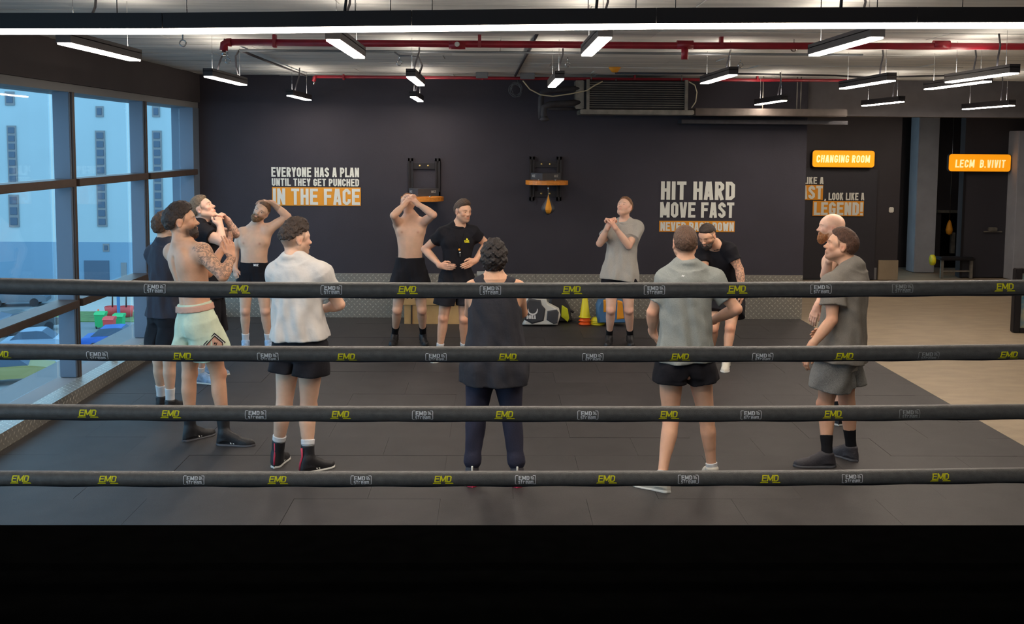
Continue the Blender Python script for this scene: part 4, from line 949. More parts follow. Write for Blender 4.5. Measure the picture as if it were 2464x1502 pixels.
# ---- head, in its own frame: x to its right hand side, y out of the face, z up; unit = metres
def head_field(f, c, B, S=1.0, nose=1.0, jaw=1.0, mouth=0.0):
    B = np.array(B); c = np.array(c, float)
    def W(p): return c+(B.T@np.array(p, float))*S
    def e(p, r, k, op='u', rot=0):
        BB = B
        if rot: ca, sa = math.cos(rot), math.sin(rot); BB = np.array(((ca, 0, sa), (0, 1, 0), (-sa, 0, ca)))@B
        f.add(*ell(W(p), np.array(r)*S, BB), k=k*S, op=op)
    def l(p, q, rs, k, op='u'): f.add(*limb(W(p), W(q), [r*S for r in rs]), k=k*S, op=op)
    e((0, -.014, .036), (.077, .098, .082), .02); e((0, -.045, .015), (.070, .065, .070), .03)
    e((0, .032, -.028), (.060*jaw, .062, .078), .03); e((0, .03, .03), (.068, .066, .055), .02)
    for s in (-1, 1):
        l((s*.056, -.002, -.045), (s*.028*jaw, .062, -.090), [.022, .018], .03); e((s*.040, .060, -.018), (.022, .024, .022), .02)
        e((s*.031, .100, .007), (.018, .016, .011), .014, 's'); e((s*.031, .0745, .0045), (.0165, .0165, .0130), .006); e((s*.031, .094, .0035), (.0125, .010, .0036), .002, 's')
        e((s*.078, -.010, -.006), (.010, .020, .031), .008, rot=s*.18); e((s*.088, -.004, -.004), (.006, .010, .018), .005, 's')
        l((s*.016, .090, .024), (s*.046, .078, .026), [.0085, .007], .012); e((s*.0125, .101, -.031), (.0085, .010, .0075), .008)
        l((s*.048, -.01, .015), (s*.060, .03, .02), [.02, .016], .03)
    l((0, .086, .016), (0, .106, -.022), [.0085, .0115], .014); e((0, .110+.003*nose, -.027), (.0125, .0115, .0095), .010)
    e((0, .081, -.060), (.030, .022, .020), .015)
    e((0, .101, -.0555), (.023, .0065, .0052), .005); e((0, .099, -.0665), (.0195, .0068, .0062), .005)
    l((-.021, .103, -.0610), (.021, .103, -.0610), [.0020+mouth, .0020+mouth], .003, 's')
    e((0, .083, -.096), (.021, .017, .016), .02); l((0, -.02, -.09), (0, .05, -.10), [.035, .022], .03)
    return W
def hand(f, wr, d, n, thumb, curl=.25, spread=.0, sc=1.0, tcurl=.3, k=.005):
    """palm and five separate fingers; d towards the knuckles, n out of the palm, thumb = +1/-1 along cross(d, n)"""
    d = nrm(d); n = nrm(np.array(n)-d*np.dot(n, d)); lat = np.cross(d, n)*thumb; wr = np.array(wr, float); tips = []
    xs = [.029, .010, -.010, -.028]; ls = [.090, .094, .090, .082]; fl = [1.0, 1.08, 1.0, .80]
    f.add(*limb(wr-d*.02*sc, wr+d*.03*sc, [.026*sc, .026*sc]), k=.02)
    for i in range(4):
        kn = wr+d*ls[i]*sc+lat*xs[i]*sc; f.add(*limb(wr+lat*xs[i]*.55*sc+d*.012, kn, [.0165*sc, .0135*sc, .0115*sc]), k=.012)
        dd = nrm(d+lat*(spread*(xs[i]/.03))); a = 0.0; p = kn; c = curl[i] if hasattr(curl, '__len__') else curl
        for j, (sl, r0, r1, m) in enumerate(((.044, .0102, .0092, .9), (.027, .0092, .0084, 1.2), (.022, .0084, .0068, .8))):
            a += c*m; v = dd*math.cos(a)+n*math.sin(a); q = p+v*sl*fl[i]*sc; f.add(*limb(p, q, [r0*sc, r1*sc]), k=k); p = q
        tips.append(p)
    p = wr+d*.022*sc+lat*.020*sc; v = nrm(d*.75+lat*.62+n*.25); q = p+v*.046*sc; f.add(*limb(p, q, [.018*sc, .013*sc]), k=.012)
    v = nrm(d*(.95)+lat*(.28-tcurl*.6)+n*(.15+tcurl*.6)); q2 = q+v*.034*sc; f.add(*limb(q, q2, [.0115*sc, .0098*sc]), k=.006)
    v = nrm(d*.95+lat*(.05-tcurl)+n*(.1+tcurl*.7)); q3 = q2+v*.026*sc; f.add(*limb(q2, q3, [.0098*sc, .0078*sc]), k=.005)
    return wr+d*.07*sc
SKIN = {}
def skin_mat(name, rgb):
    m = mat(name, rgb, .52, var=.06, vscale=14, bump=.12, bscale=140, attr='tint'); nt = m.node_tree; N = nt.nodes; L = nt.links; b = N['Principled BSDF']
    b.inputs['Subsurface Weight'].default_value = .12; b.inputs['Subsurface Radius'].default_value = (1, .35, .2); b.inputs['Subsurface Scale'].default_value = .012
    src = b.inputs['Base Color'].links[0].from_socket; a = N.new('ShaderNodeAttribute'); a.attribute_name = 'ink'
    tc = N.new('ShaderNodeTexCoord'); v = N.new('ShaderNodeTexNoise'); v.inputs['Scale'].default_value = 26; v.inputs['Detail'].default_value = 3; v.inputs['Distortion'].default_value = 2.2; L.new(tc.outputs['Object'], v.inputs['Vector'])
    r = N.new('ShaderNodeValToRGB'); r.color_ramp.elements[0].position = .44; r.color_ramp.elements[1].position = .56; L.new(v.outputs[0], r.inputs[0])
    mm = N.new('ShaderNodeMath'); mm.operation = 'MULTIPLY'; L.new(r.outputs[0], mm.inputs[0]); L.new(a.outputs['Fac'], mm.inputs[1])
    m2 = N.new('ShaderNodeMath'); m2.operation = 'MULTIPLY'; L.new(mm.outputs[0], m2.inputs[0]); m2.inputs[1].default_value = .6
    x = N.new('ShaderNodeMix'); x.data_type = 'RGBA'; L.new(m2.outputs[0], x.inputs[0]); L.new(src, x.inputs[6]); x.inputs[7].default_value = lin((70, 66, 66)); L.new(x.outputs[2], b.inputs['Base Color'])
    return m
def cloth_mat(name, rgb, heather=.0, bump=.3):
    return mat(name, rgb, .85, var=heather if heather else .06, vscale=260 if heather else 9, bump=.55, bscale=16, spec=.2)
def hair_mat(name, rgb): return mat(name, rgb, .62, var=.35, vscale=90, bump=.8, bscale=160, stretch=(1, 1, .5))
EYEW = mat('eye_white', (226, 220, 212), .25); IRIS = mat('iris', (52, 40, 32), .2)
SOLE = mat('white_rubber_sole', (214, 214, 208), .6)
def person(p):
    """builds one figure from joints given as (px, py, depth offset) at base depth Y0"""
    Y0 = p['Y']
    def J(q): return P(q[0], q[1], Y0+(q[2] if len(q) > 2 else 0.0))
    shl, shr, neck, pel, hd = J(p['shl']), J(p['shr']), J(p['neck']), J(p['pel']), J(p['head'])
    U = nrm(neck-pel); L = np.linalg.norm(neck-pel); fwd = nrm(p['fwd']); fwd = nrm(fwd-U*np.dot(fwd, U)); R = np.cross(fwd, U)   # R: the figure's right hand side
    g = p.get('build', 1.0); wsc = p.get('w', 1.0)
    face = nrm(p['face']); hu = np.array(p.get('hup', (0, 0, 1)), float); hu = nrm(hu-face*np.dot(hu, face)); hr = np.cross(face, hu); HB = np.array((hr, face, hu)); HS = p.get('hs', 1.0)
    base = (neck+pel)/2; base = np.array((pel[0], pel[1], 0.0)); t = thing('person', p['label'], 'person', tuple(base), p.get('group', 'people in the training circle'))
    f = Fld()
    # torso
    ts = [-.20, -.08, .05, .22, .38, .55, .70, .82, .92, 1.0]
    As = np.array([.118, .166, .163, .142, .142, .157, .170, .160, .110, .062])*g*wsc; Bs = np.array([.09, .112, .108, .098, .102, .113, .118, .108, .080, .060])*g
    belly = p.get('belly', 0); Bs = Bs+np.array([0, .3, .8, 1, .8, .4, 0, 0, 0, 0])*belly; As = As+np.array([0, .3, .8, .9, .6, .2, 0, 0, 0, 0])*belly
    Os = [-.012, -.012, -.006, .008, .012, .006, 0, -.008, -.016, -.02]
    f.add(*loft(pel, U, R, fwd, ts, As, Bs, Os, L), k=.03)
    f.add(*limb(neck-U*.05-fwd*.02, hd-HB[2]*.055*HS-HB[1]*.025, [.066*g, .057*g, .056*g]), k=.035)
    hipR = J(p['hipr']) if 'hipr' in p else pel-U*.02+R*.092*g; hipL = J(p['hipl']) if 'hipl' in p else pel-U*.02-R*.092*g
    # image-left / image-right limbs
    for s in (-1, 1):
        f.add(*ell(pel-U*.075*1+R*s*.075-fwd*.055, (.088*g, .075*g, .095*g), (R, fwd, U)), k=.04)
        f.add(*ell(neck-U*(.17)+R*s*.075*wsc+fwd*.075, (.078*g, .036*g, .058), (R, fwd, U)), k=.03)
        f.add(*ell(neck-U*(.14)+R*s*.085*wsc-fwd*.075, (.062, .028, .085), (R, fwd, U)), k=.035)
        f.add(*limb(pel+U*.12+R*s*.030+fwd*.068, neck-U*.27+R*s*.036+fwd*.080, [.026, .030, .028]), k=.03)
    f.add(*limb(pel+U*.02-fwd*.10*g, neck-U*.12-fwd*.112*g, [.012, .010, .012]), k=.03, op='s')
    tint = []; tat = []; handboxes = []; arms = {}
    for side in ('l', 'r'):
        sh = J(p['sh'+side]); el = J(p['el'+side]); wr = J(p['wr'+side]); sg = 1 if np.dot(sh-neck, R) > 0 else -1
        arms[side] = (sh, el, wr, sg); ag = p.get('arm', 1.0)
        f.add(*limb(neck+U*.012-fwd*.02, sh+U*.012, [.052*g, .044*g, .040*g]), k=.05); f.add(*ell(sh, (.060*ag,)*3), k=.045)
        f.add(*limb(neck-U*.17+R*sg*.10*wsc, sh, [.070*g, .052*g]), k=.05)
        f.add(*limb(sh, el, [.056*ag, .055*ag, .053*ag, .045*ag, .039*ag]), k=.03)
        f.add(*limb(el, wr, [.040*ag, .046*ag, .041*ag, .032*ag, .0275*ag]), k=.015)
        tint += [(el, .05, (1.02, .82, .78), .6)]
        h = p['hand'+side]
        if h is not None:
            hc = hand(f, wr, J(h['to'])-wr if 'to' in h else h['d'], h['n'], h.get('th', 1), h.get('curl', .3), h.get('spread', 0), h.get('sc', 1.02), h.get('tc', .3)); handboxes.append((hc-.125, hc+.125)); tint += [(hc, .09, (1.04, .86, .82), .5)]
        if p.get('tat') and side in p['tat']: tat += [(sh+U*.02, el, .075), (el, wr, .06)] if p['tat'][side] == 'full' else ([(el, wr, .06)] if p['tat'][side] == 'fore' else [(sh, el, .08)])
    legs = {}
    for side in ('l', 'r'):
        s_img = side
        hip = (hipR if np.dot(J(p['shr'])-neck, R) > 0 else hipL) if side == 'r' else (hipL if np.dot(J(p['shr'])-neck, R) > 0 else hipR)
        kn = J(p['kn'+side]); heel = F(*p['heel'+side]); toe = F(*p['toe'+side]); fd = nrm((toe-heel)*np.array((1, 1, 0))); ank = heel+fd*.065+np.array((0, 0, .095)); lg = p.get('leg', 1.0)
        ank[2] += p.get('lift'+side, 0); legs[side] = (hip, kn, ank, heel, fd)
        back = nrm(np.cross(nrm(ank-kn), np.cross(fd, nrm(ank-kn))))
        if np.dot(back, fd) > 0: back = -back
        f.add(*limb(hip, kn, [.082*lg, .085*lg, .078*lg, .066*lg, .056*lg]), k=.045)
        f.add(*limb(hip+(kn-hip)*.35-back*.022, hip+(kn-hip)*.8-back*.016, [.055*lg, .056*lg, .040*lg]), k=.03)
        f.add(*limb(kn, ank, [.053*lg, .052*lg, .047*lg, .037*lg, .034*lg]), k=.02)
        f.add(*limb(kn+(ank-kn)*.08+back*.018, kn+(ank-kn)*.52+back*.014, [.036*lg, .049*lg, .028*lg]), k=.03)
        f.add(*ell(kn-back*.030, (.034*lg,)*3), k=.03); f.add(*limb(ank, ank+fd*.10-np.array((0, 0, .055)), [.034, .026]), k=.02)
        tint += [(kn-back*.04, .06, (1.03, .80, .76), .7)]
    W = head_field(f, hd, HB, HS, mouth=p.get('mouth', 0.0), jaw=p.get('jaw', 1.0)); nskin = len(f.pr)
    # ---------------------------------------------------------------- clothes
    cl = []   # (name, field, material, cell, extra)
    top = p.get('top')
    if top:
        c = Fld(); e = top.get('ease', .014); hem = top.get('hem', -.25); fl = top.get('flare', .02); fo = top.get('fold', .009)
        tS = [hem, -.08, .05, .22, .38, .55, .70, .82, .90, .955]; wA = np.array([.182, .182, .172, .158, .157, .166, .176, .166, .130, .098])*g*wsc; wB = np.array([.136, .134, .126, .122, .122, .126, .127, .120, .108, .092])*g
        ft = top.get('fit', 0); wA = wA-ft*np.array([1, 1, 1, 1, .9, .5, .1, 0, 0, 0]); wA = wA+e+fl*np.array([1, .9, .7, .5, .3, .1, 0, 0, 0, -.6]); wB = wB+e+fl*np.array([1, .9, .7, .5, .3, .1, 0, 0, 0, -.6]); wA += np.array([.9, .9, .9, .9, .6, .2, 0, 0, 0, 0])*belly; wB += np.array([.9, .9, .9, 1, .8, .4, 0, 0, 0, 0])*belly
        wO = np.array([-.006]*8+[-.016, -.024]); tF = np.array([min(hem, -.09)]+tS[1:]); tN = [hem]+[q for q in tS[1:] if q > hem+.03]
        wA, wB, wO = [np.interp(tN, tF, q) for q in (wA, wB, wO)]
        c.add(*loft(pel, U, R, fwd, tN, wA, wB, wO, L, p=2.25, fold=fo, nf=top.get('nf', 7), ph=p['label'].__len__()), k=.02)
        c.add(*loft(pel, U, R, fwd, ts[1:8], As[1:8]+.010, Bs[1:8]+.013, Os[1:8], L), k=.01)
        for s in (-1, 1): c.add(*limb(pel+U*.12+R*s*.030+fwd*.068, neck-U*.27+R*s*.036+fwd*.080, [.040, .044, .042]), k=.03)
        tank = top.get('tank')
        if hem < -.04:
            for hq in (hipL, hipR): c.add(*ell(hq, (.092*p.get('leg', 1.0)+e+.012,)*3), k=.04)
            for s in (-1, 1): c.add(*ell(pel-U*.075+R*s*.075-fwd*.055, (.088*g+e+.006, .075*g+e+.008, .095*g), (R, fwd, U)), k=.04)
        for side in ('l', 'r'):
            sh, el, wr, sg = arms[side]
            if tank:
                c.add(*limb(neck-U*.02+R*sg*.075*g-fwd*.02, sh*.62+(neck+R*sg*.04)*.38+U*.018-fwd*.01, [.050*g, .048*g]), k=.05)
            else:
                c.add(*limb(neck+U*.0-fwd*.02+R*sg*.05, sh+U*.012, [.050*g+e, .046*g+e]), k=.05)
                fr = top.get('slv', .55); ag = p.get('arm', 1.0); d = el-sh
                c.add(*limb(neck-U*.17+R*sg*.10*wsc, sh, [.074*g+e, .058*g+e]), k=.05); c.add(*ell(sh, (.062*ag+e,)*3), k=.04)
                c.add(*capc(sh, sh+d*fr, [.060*ag+e, .060*ag+e*1.2, .061*ag+e*1.6], fold=.004, nf=4, ph=sg), k=.035)
        for s in (-1, 1): c.add(*ell(neck-U*(.17)+R*s*.075*wsc+fwd*.075, (.080*g+e, .038*g+e, .064), (R, fwd, U)), k=.03)
        hr_ = .066 if not top.get('vneck') else .08
        if tank: c.add(*limb(neck+U*.030+fwd*.012, neck+U*.16+fwd*.06, [.080*g, .10]), k=.012, op='s')
        else:
            c.add(*limb(neck+U*.064+fwd*.035, neck+U*.060+fwd*.090, [.050*g, .064]), k=.012, op='s')
            q_ = [neck+U*(.012-.020*math.cos(a_))+fwd*(-.010+.082*g*math.cos(a_))+R*(.078*g*math.sin(a_)) for a_ in np.linspace(0, 2*math.pi, 17)]
            for i_ in range(16): c.add(*limb(q_[i_], q_[i_+1], [.0085, .0085]), k=.006)
        if tank:
            for side in ('l', 'r'):
                sh, el, wr, sg = arms[side]; c.add(*ell(sh+R*sg*.048+U*.0, (.052, .12, .12), (R, fwd, U)), k=.02, op='s')
        c.add(*plane(pel+U*hem*L, -U), k=.006, op='i')
        f_ = top.get('noise', .0048)
        c.add(*limb(neck-U*.08-fwd*.022, neck+U*(.004 if not tank else -.04)-fwd*.022, [.088*g, (.078 if not tank else .072)*g]), k=.03)
        c.post = lambda x, y, z, a=f_, sd=len(p['label']): (a*noise(x, y, z*.6, 17, sd)+a*1.5*(.35-np.abs(noise(x+z*.35, y-z*.2, z*.5, 15, sd+1)))+a*.5*noise(x+z*.5, y, z, 34, sd)).astype(f32)
        cl.append(('tank_top' if tank else 't_shirt', c, top['m'], .0075))
        if top.get('layer'):
            c2 = Fld(); c2.add(*loft(pel, U, R, fwd, [hem-.10, .1], [.185*g, .185*g], [.135*g, .135*g], [-.006, -.006], L, p=2.25, fold=.004, nf=6), k=.02); cl.append(('under_shirt', c2, top['layer'], .009))
    bot = p['bot']; c = Fld(); e = bot.get('ease', .012); wt = bot.get('waist', .14)
    tS = [-.20, -.08, .05, wt]; i_ = [np.interp(q, ts, As) for q in tS]; j_ = [np.interp(q, ts, Bs) for q in tS]
    ee = bot.get('hip', .012); c.add(*loft(pel, U, R, fwd, tS, [max(.172*g, q+ee) for q in i_[:1]]+[q+ee for q in i_[1:]], [j_[0]+ee+.02]+[q+ee for q in j_[1:]], [-.012, -.012, -.006, 0.0], L, p=2.2, fold=.004, nf=9), k=.02)
    for s in (-1, 1): c.add(*ell(pel-U*.075+R*s*.075-fwd*.055, (.088*g+e, .075*g+e, .095*g), (R, fwd, U)), k=.04)
    for side in ('l', 'r'):
        hip, kn, ank, heel, fd = legs[side]; lg = p.get('leg', 1.0)
        if bot.get('long'):
            c.add(*capc(hip+(kn-hip)*.02, kn, [.098*lg+e*.6, .094*lg+e, .082*lg+e, .068*lg+e], fold=.004, nf=4, ph=1), k=.03)
            c.add(*capc(kn+(hip-kn)*.02, kn+(ank-kn)*.84, [.066*lg+e, .064*lg+e, .056*lg+e, .050*lg+e*.8, .052*lg+e], fold=.005, nf=3, ph=2), k=.03)
            q0 = kn+(ank-kn)*.76; c.add(*limb(q0, q0+(ank-kn)*.05, [.056*lg+e*.9]*2), k=.01)
        else:
            fr = bot.get('len', .5); fe = bot.get('flare', .03); q = hip+(kn-hip)*fr
            c.add(*capc(hip+(kn-hip)*.0, q, [.098*lg+e, .100*lg+e+fe*.4, .098*lg+e+fe*.75, .094*lg+e+fe], fold=bot.get('fold', .006), nf=5, ph=s), k=.028)
    for side in ('l', 'r'): c.add(*ell(legs[side][0], (.092*p.get('leg', 1.0)+e,)*3), k=.03)
    if not bot.get('long'):
        qm = [legs[q][0]+(legs[q][1]-legs[q][0])*bot.get('len', .5) for q in 'lr']; mid_ = (qm[0]+qm[1])/2-U*.02; cr_ = pel-U*(.165 if bot.get('len', .5) > .42 else .095); dn_ = nrm(cr_-mid_); rr_ = nrm(np.cross(fwd, dn_)); hh_ = np.linalg.norm(cr_-mid_)
        gap_ = max(.012, np.linalg.norm(qm[0]-qm[1])/2-.125)
        if hh_ > .05: c.add(*ell(mid_, (gap_, .26, hh_), (rr_, nrm(np.cross(dn_, rr_)), dn_)), k=.022, op='s')
    c.post = lambda x, y, z, sd=len(p['label'])+3: (.003*noise(x, y, z*.7, 19, sd)+.005*(.35-np.abs(noise(x+z*.3, y+z*.3, z*.6, 17, sd+1)))).astype(f32)
    cl.append((bot.get('name', 'shorts'), c, bot['m'], .0085))
    if bot.get('band'):
        c2 = Fld(); tw = [wt-.10, wt-.02]; c2.add(*loft(pel, U, R, fwd, tw, [np.interp(q, ts, As)+ee+.014 for q in tw], [np.interp(q, ts, Bs)+ee+.014 for q in tw], [-.003, 0], L, p=2.2), k=.01); cl.append(('waistband', c2, bot['band'], .0075))
    # hide body that lies well inside the clothes
    covers = [c for n, c, m, h in cl if n != 'waistband']
    lo, hi = f.bounds(); h = .0085; Fv = f.grid(lo, hi, h); V, Q = nets(Fv, lo, h)
    hb = (hd-np.array((.135, .135, .150)), hd+np.array((.135, .135, .150))); boxes = [hb]+handboxes
    C = V[Q].mean(1); keep = np.ones(len(Q), bool)
    for (a, b) in boxes: keep &= ~((C > a+.012).all(1) & (C < b-.012).all(1))
    ks = np.nonzero(keep)[0]; Cs = C[ks]
    V, Q, _ = compact(V, Q[keep]); VV = [V]; QQ = [Q]; nv = len(V)
    for bi, (a, b) in enumerate(boxes):
        hh = .0038 if bi == 0 else .0042; Fb = f.grid(a, b, hh); v, q = nets(Fb, a, hh)
        if not len(q): continue
        cc = v[q].mean(1); kk = np.ones(len(q), bool)
        for pb in boxes[:bi]: kk &= ~((cc > pb[0]+.006).all(1) & (cc < pb[1]-.006).all(1))
        if not kk.any(): continue
        v, q, _ = compact(v, q[kk]); VV.append(v); QQ.append(q+nv); nv += len(v)
    V = np.concatenate(VV); Q = np.concatenate(QQ); col = np.ones((len(V), 3)); ink = np.zeros(len(V))
    def blob(c, r, cc, w):
        k = (w*np.exp(-((V-c)**2).sum(1)/r**2))[:, None]; col[:] = col*(1-k)+col*np.array(cc)*k
    for c_, r_, cc, w_ in tint: blob(c_, r_, cc, w_)
    for s in (-1, 1): blob(W((s*.045, .07, -.025)), .026*HS, (1.05, .80, .78), .45); blob(W((s*.082, -.008, -.005)), .022, (1.05, .72, .68), .6)
    blob(W((0, .112, -.028)), .013*HS, (1.04, .78, .74), .5)
    lipd = (V-W((0, .102, -.061)))@HB.T/HS; k = (.75*np.exp(-(lipd[:, 0]/.021)**4-(lipd[:, 2]/.010)**4-(lipd[:, 1]/.014)**2))[:, None]; col[:] = col*(1-k)+col*np.array((.86, .52, .50))*k
    if not top:
        for s in (-1, 1): blob(neck-U*.185+R*s*.095*wsc+fwd*.115, .014, (.72, .50, .46), .9)
        blob(pel+U*.12+fwd*.115, .010, (.55, .42, .38), .8)
    Hl = (V-hd)@HB.T/HS; hcol = np.array(lin(p['hairc'])[:3])/np.maximum(np.array(lin(p['skin'])[:3]), .01); near = np.abs(Hl).max(1) < .16
    st = p.get('stubble', .0); bd0 = p.get('beard')
    def mixw(w, c_): w = np.clip(w, 0, 1)[:, None]; col[:] = col*(1-w)+np.array(c_)*w
    if bd0 and not st: st = .9
    if st:
        w = st*near*np.clip((-.026-Hl[:, 2])/.030, 0, 1)*np.clip((Hl[:, 1]+.005)/.035, 0, 1)*np.clip((Hl[:, 2]+.128)/.02, 0, 1)*np.clip((Hl[:, 2]+.118)/.012, 0, 1)*(1-np.exp(-(Hl[:, 0]/.022)**4-((Hl[:, 2]+.061)/.010)**4)); mixw(w, hcol*1.2)
    fade = p.get('fade', .55)
    if fade:
        lowz = np.interp(Hl[:, 1], [-.12, -.05, -.02, -.005, .02, .034, .05, .1], [-.062, -.058, -.045, .02, -.015, .02, .075, .2])
        w = fade*near*np.clip((Hl[:, 2]-lowz)/.014, 0, 1)*(1-((np.abs(Hl[:, 0]) > .0745)*(Hl[:, 1] > -.034)*(Hl[:, 1] < .018)*(Hl[:, 2] < .030)))*(Hl[:, 2] > -.075); mixw(w, hcol*1.3)
    # brows
    for s in (-1, 1):
        q = (V-W((s*.031, .088, .0265)))@HB.T/HS; w = np.exp(-(q[:, 0]/.017)**4-((q[:, 2]-.12*abs(0)+.0)/.0042)**2-(q[:, 1]/.02)**2); mixw(.85*w, hcol*.9)
    for a, b, r in tat:
        d = b-a; tt_ = np.clip(((V-a)@d)/(d@d), 0, 1); dist = np.linalg.norm(V-a-tt_[:, None]*d, axis=1); raw = ((V-a)@d)/(d@d); ink = np.maximum(ink, (dist < r)*(raw > -.15)*(raw < 1.02))
    key = tuple(p['skin'])
    if key not in SKIN: SKIN[key] = skin_mat('skin_tone', p['skin'])
    mesh_np('body', V, Q, [SKIN[key]], t, base, col, ink)
    # eyes
    for s in (-1, 1):
        if p.get('noeyes'): break
        bm = bmesh.new(); bmesh.ops.create_uvsphere(bm, u_segments=14, v_segments=10, radius=.0140*HS); c_ = W((s*.031, .0752, .0045)); gd = nrm(HB[1]+np.array(p.get('gaze', (0, 0, 0)), float))
        me = bpy.data.meshes.new('eye'); 
        for f_ in bm.faces: f_.smooth = True; f_.material_index = 1 if f_.calc_center_median().normalized().dot(Vector((0, 1, 0))) > .89 else 0
        Rm = np.array((hr, gd, nrm(np.cross(hr, gd))))
        for v_ in bm.verts: q = np.array(v_.co); v_.co = Vector(tuple(c_-base+q[0]*Rm[0]+q[1]*Rm[1]+q[2]*Rm[2]))
        bm.to_mesh(me); bm.free(); me.materials.append(EYEW); me.materials.append(IRIS); link('eye', me, t)
    # hair
    hm = p['hairm'] if 'hairm' in p else hair_mat('hair', p['hairc'])
    hs_ = p.get('hair')
    if hs_:
        tp, sd, amp, frq = hs_; c = Fld(); c.add(*ell(W((0, -.016, .038)), np.array((.077+sd, .099+sd, .083+sd))*HS, HB), k=.01)
        c.add(*ell(W((0, -.052, .012)), np.array((.068+sd, .062+sd, .070+sd))*HS, HB), k=.03)
        c.add(*ell(W((0, .002+p.get('quiff', 0), .052+tp*.5)), np.array((.070+sd*.4, .088+tp*.3, .068+tp*.6))*HS, HB), k=.02)
        ly = [-.13, -.08, -.045, -.025, -.014, .014, .026, .040, .062, .085, .12]; rc_ = p.get('recede', 0); hi_ = p.get('hi', 0.0)
        lz = [-.066+hi_, -.064+hi_, -.050+hi_, .015+hi_*.3, .022+hi_*.3, .012+hi_*.6, .022+hi_*.5, .052, .068+rc_, .085+rc_, .12+rc_]
        def cut(x, y, z):
            px, py, pz = x-hd[0], y-hd[1], z-hd[2]; yy = (px*HB[1][0]+py*HB[1][1]+pz*HB[1][2])/HS; zz = (px*HB[2][0]+py*HB[2][1]+pz*HB[2][2])/HS
            return ((np.interp(yy, ly, lz)-zz)*HS*.8).astype(f32)
        c.add(cut, hd-.3, hd+.3, k=(.010 if amp > .004 else .030), op='i')
        c.post = lambda x, y, z: (amp*noise(x, y, z, frq, 2)+amp*.5*noise(x, y, z, frq*2.1, 5)).astype(f32)
        a, b = c.bounds(); hh = .0036; v, q = nets(c.grid(a, b, hh), a, hh); v, q, _ = compact(v, q); mesh_np('hair', v, q, [hm], t, base)
    bd = p.get('beard')
    if bd:
        th, zt, lg_ = bd; c = Fld(); bm_ = hair_mat('beard_hair', p.get('beardc', p['hairc']))
        fh = Fld(); head_field(fh, hd, HB, HS, jaw=p.get('jaw', 1.0))
        prm = fh.pr
        for s in (-1, 1): c.add(*limb(W((s*.058, .004, -.030)), W((s*.030, .058, -.088)), [(.015+th*.3)*HS, (.019+th)*HS]), k=.03*HS)
        c.add(*ell(W((0, .074+lg_*.3, -.093-lg_*.5)), np.array((.030+th*.6, .024+th+lg_*.2, .024+th+lg_))*HS, HB), k=.03*HS); c.add(*limb(W((-.026, .066, -.088)), W((.026, .066, -.088)), [(.020+th)*HS]*2), k=.02)
        c.add(*limb(W((-.024, .094, -.052)), W((.024, .094, -.052)), [.0075, .011, .0075]), k=.012)
        for s in (-1, 1): c.add(*limb(W((s*.026, .091, -.052)), W((s*.026, .08, -.085)), [.010, .014]), k=.012)
        c.add(*ell(W((0, .110, -.0615)), np.array((.019, .02, .0075))*HS, HB), k=.004, op='s')
        c.add(*plane(W((0, -.0, zt)), HB[2]), k=.022, op='i')
        c.post = lambda x, y, z: (.0016*noise(x, y, z, 210, 2)+.001*noise(x, y, z, 420, 5)).astype(f32)
        a, b = c.bounds(); hh = .0036; v, q = nets(c.grid(a, b, hh), a, hh); v, q, _ = compact(v, q); mesh_np('beard', v, q, [bm_], t, base)
    # cloth meshes
    shirt_o = None
    for n, c, m, h in cl:
        a, b = c.bounds(); v, q = nets(c.grid(a, b, h), a, h); v, q, _ = compact(v, q); o = mesh_np(n, v, q, [m], t, base)
        if n in ('t_shirt', 'shorts') : o_last = o
    # socks and shoes
    sk = p.get('sock'); so = p['shoe']
    for side in ('l', 'r'):
        hip, kn, ank, heel, fd = legs[side]; zoff = np.array((0, 0, p.get('lift'+side, 0.0))); lat = np.array((-fd[1], fd[0], 0)); lg = p.get('leg', 1.0)
        if sk:
            top_ = ank+nrm(kn-ank)*(sk['h']-.095); c = Fld(); low_ = ank+nrm(kn-ank)*(max(so.get('h', .10)-.115, -.02)); c.add(*capc(low_, top_, [.041*lg, .040*lg, .043*lg+max(0, sk['h']-.18)*.07]), k=.008)
            if sk.get('cuff'): c.add(*capc(top_-nrm(kn-ank)*.035, top_+nrm(kn-ank)*.004, [.047*lg, .046*lg]), k=.006)
            a, b = c.bounds(); v, q = nets(c.grid(a, b, .005), a, .005); v, q, _ = compact(v, q); s_o = mesh_np('sock', v, q, [sk['m']], t, base)
        Lf = so.get('L', .295); zl = p.get('lift'+side, 0.0); o0 = heel+zoff
        def sec(tsn, ws, hs, zb):
            def fn(x, y, z):
                px, py = x-o0[0], y-o0[1]; s_ = (px*fd[0]+py*fd[1])/Lf; l_ = px*lat[0]+py*lat[1]; sc_ = np.clip(s_, 0, 1); w_ = np.interp(sc_, tsn, ws); h_ = np.interp(sc_, tsn, hs)
                over = np.maximum(np.abs(s_-.5)-.5, 0)*Lf
                zz = (z-o0[2]-zb)
                k_ = (np.abs(l_/w_)**2.4+np.abs(zz/np.maximum(h_-zb, .004))**2.2)**(1/2.3)
                d = (k_-1)*np.minimum(w_, .03)+over
                return np.maximum(d, -zz).astype(f32)
            return fn, o0-(Lf*.2, Lf*.2, .02)+np.minimum(0, fd*Lf), o0+(Lf*.2, Lf*.2, .15)+np.maximum(0, fd*Lf)
        T_ = [0, .03, .10, .22, .38, .52, .68, .82, .93, .98, 1.0]; Wd = np.array([.008, .024, .034, .036, .036, .039, .045, .045, .034, .020, .006]); Hd = np.array([.05, .075, .085, .088, .098, .084, .068, .058, .050, .040, .03])
        c = Fld(); c.add(*sec(T_, Wd, Hd, .012), k=.01)
        hgt = so.get('h', .10)
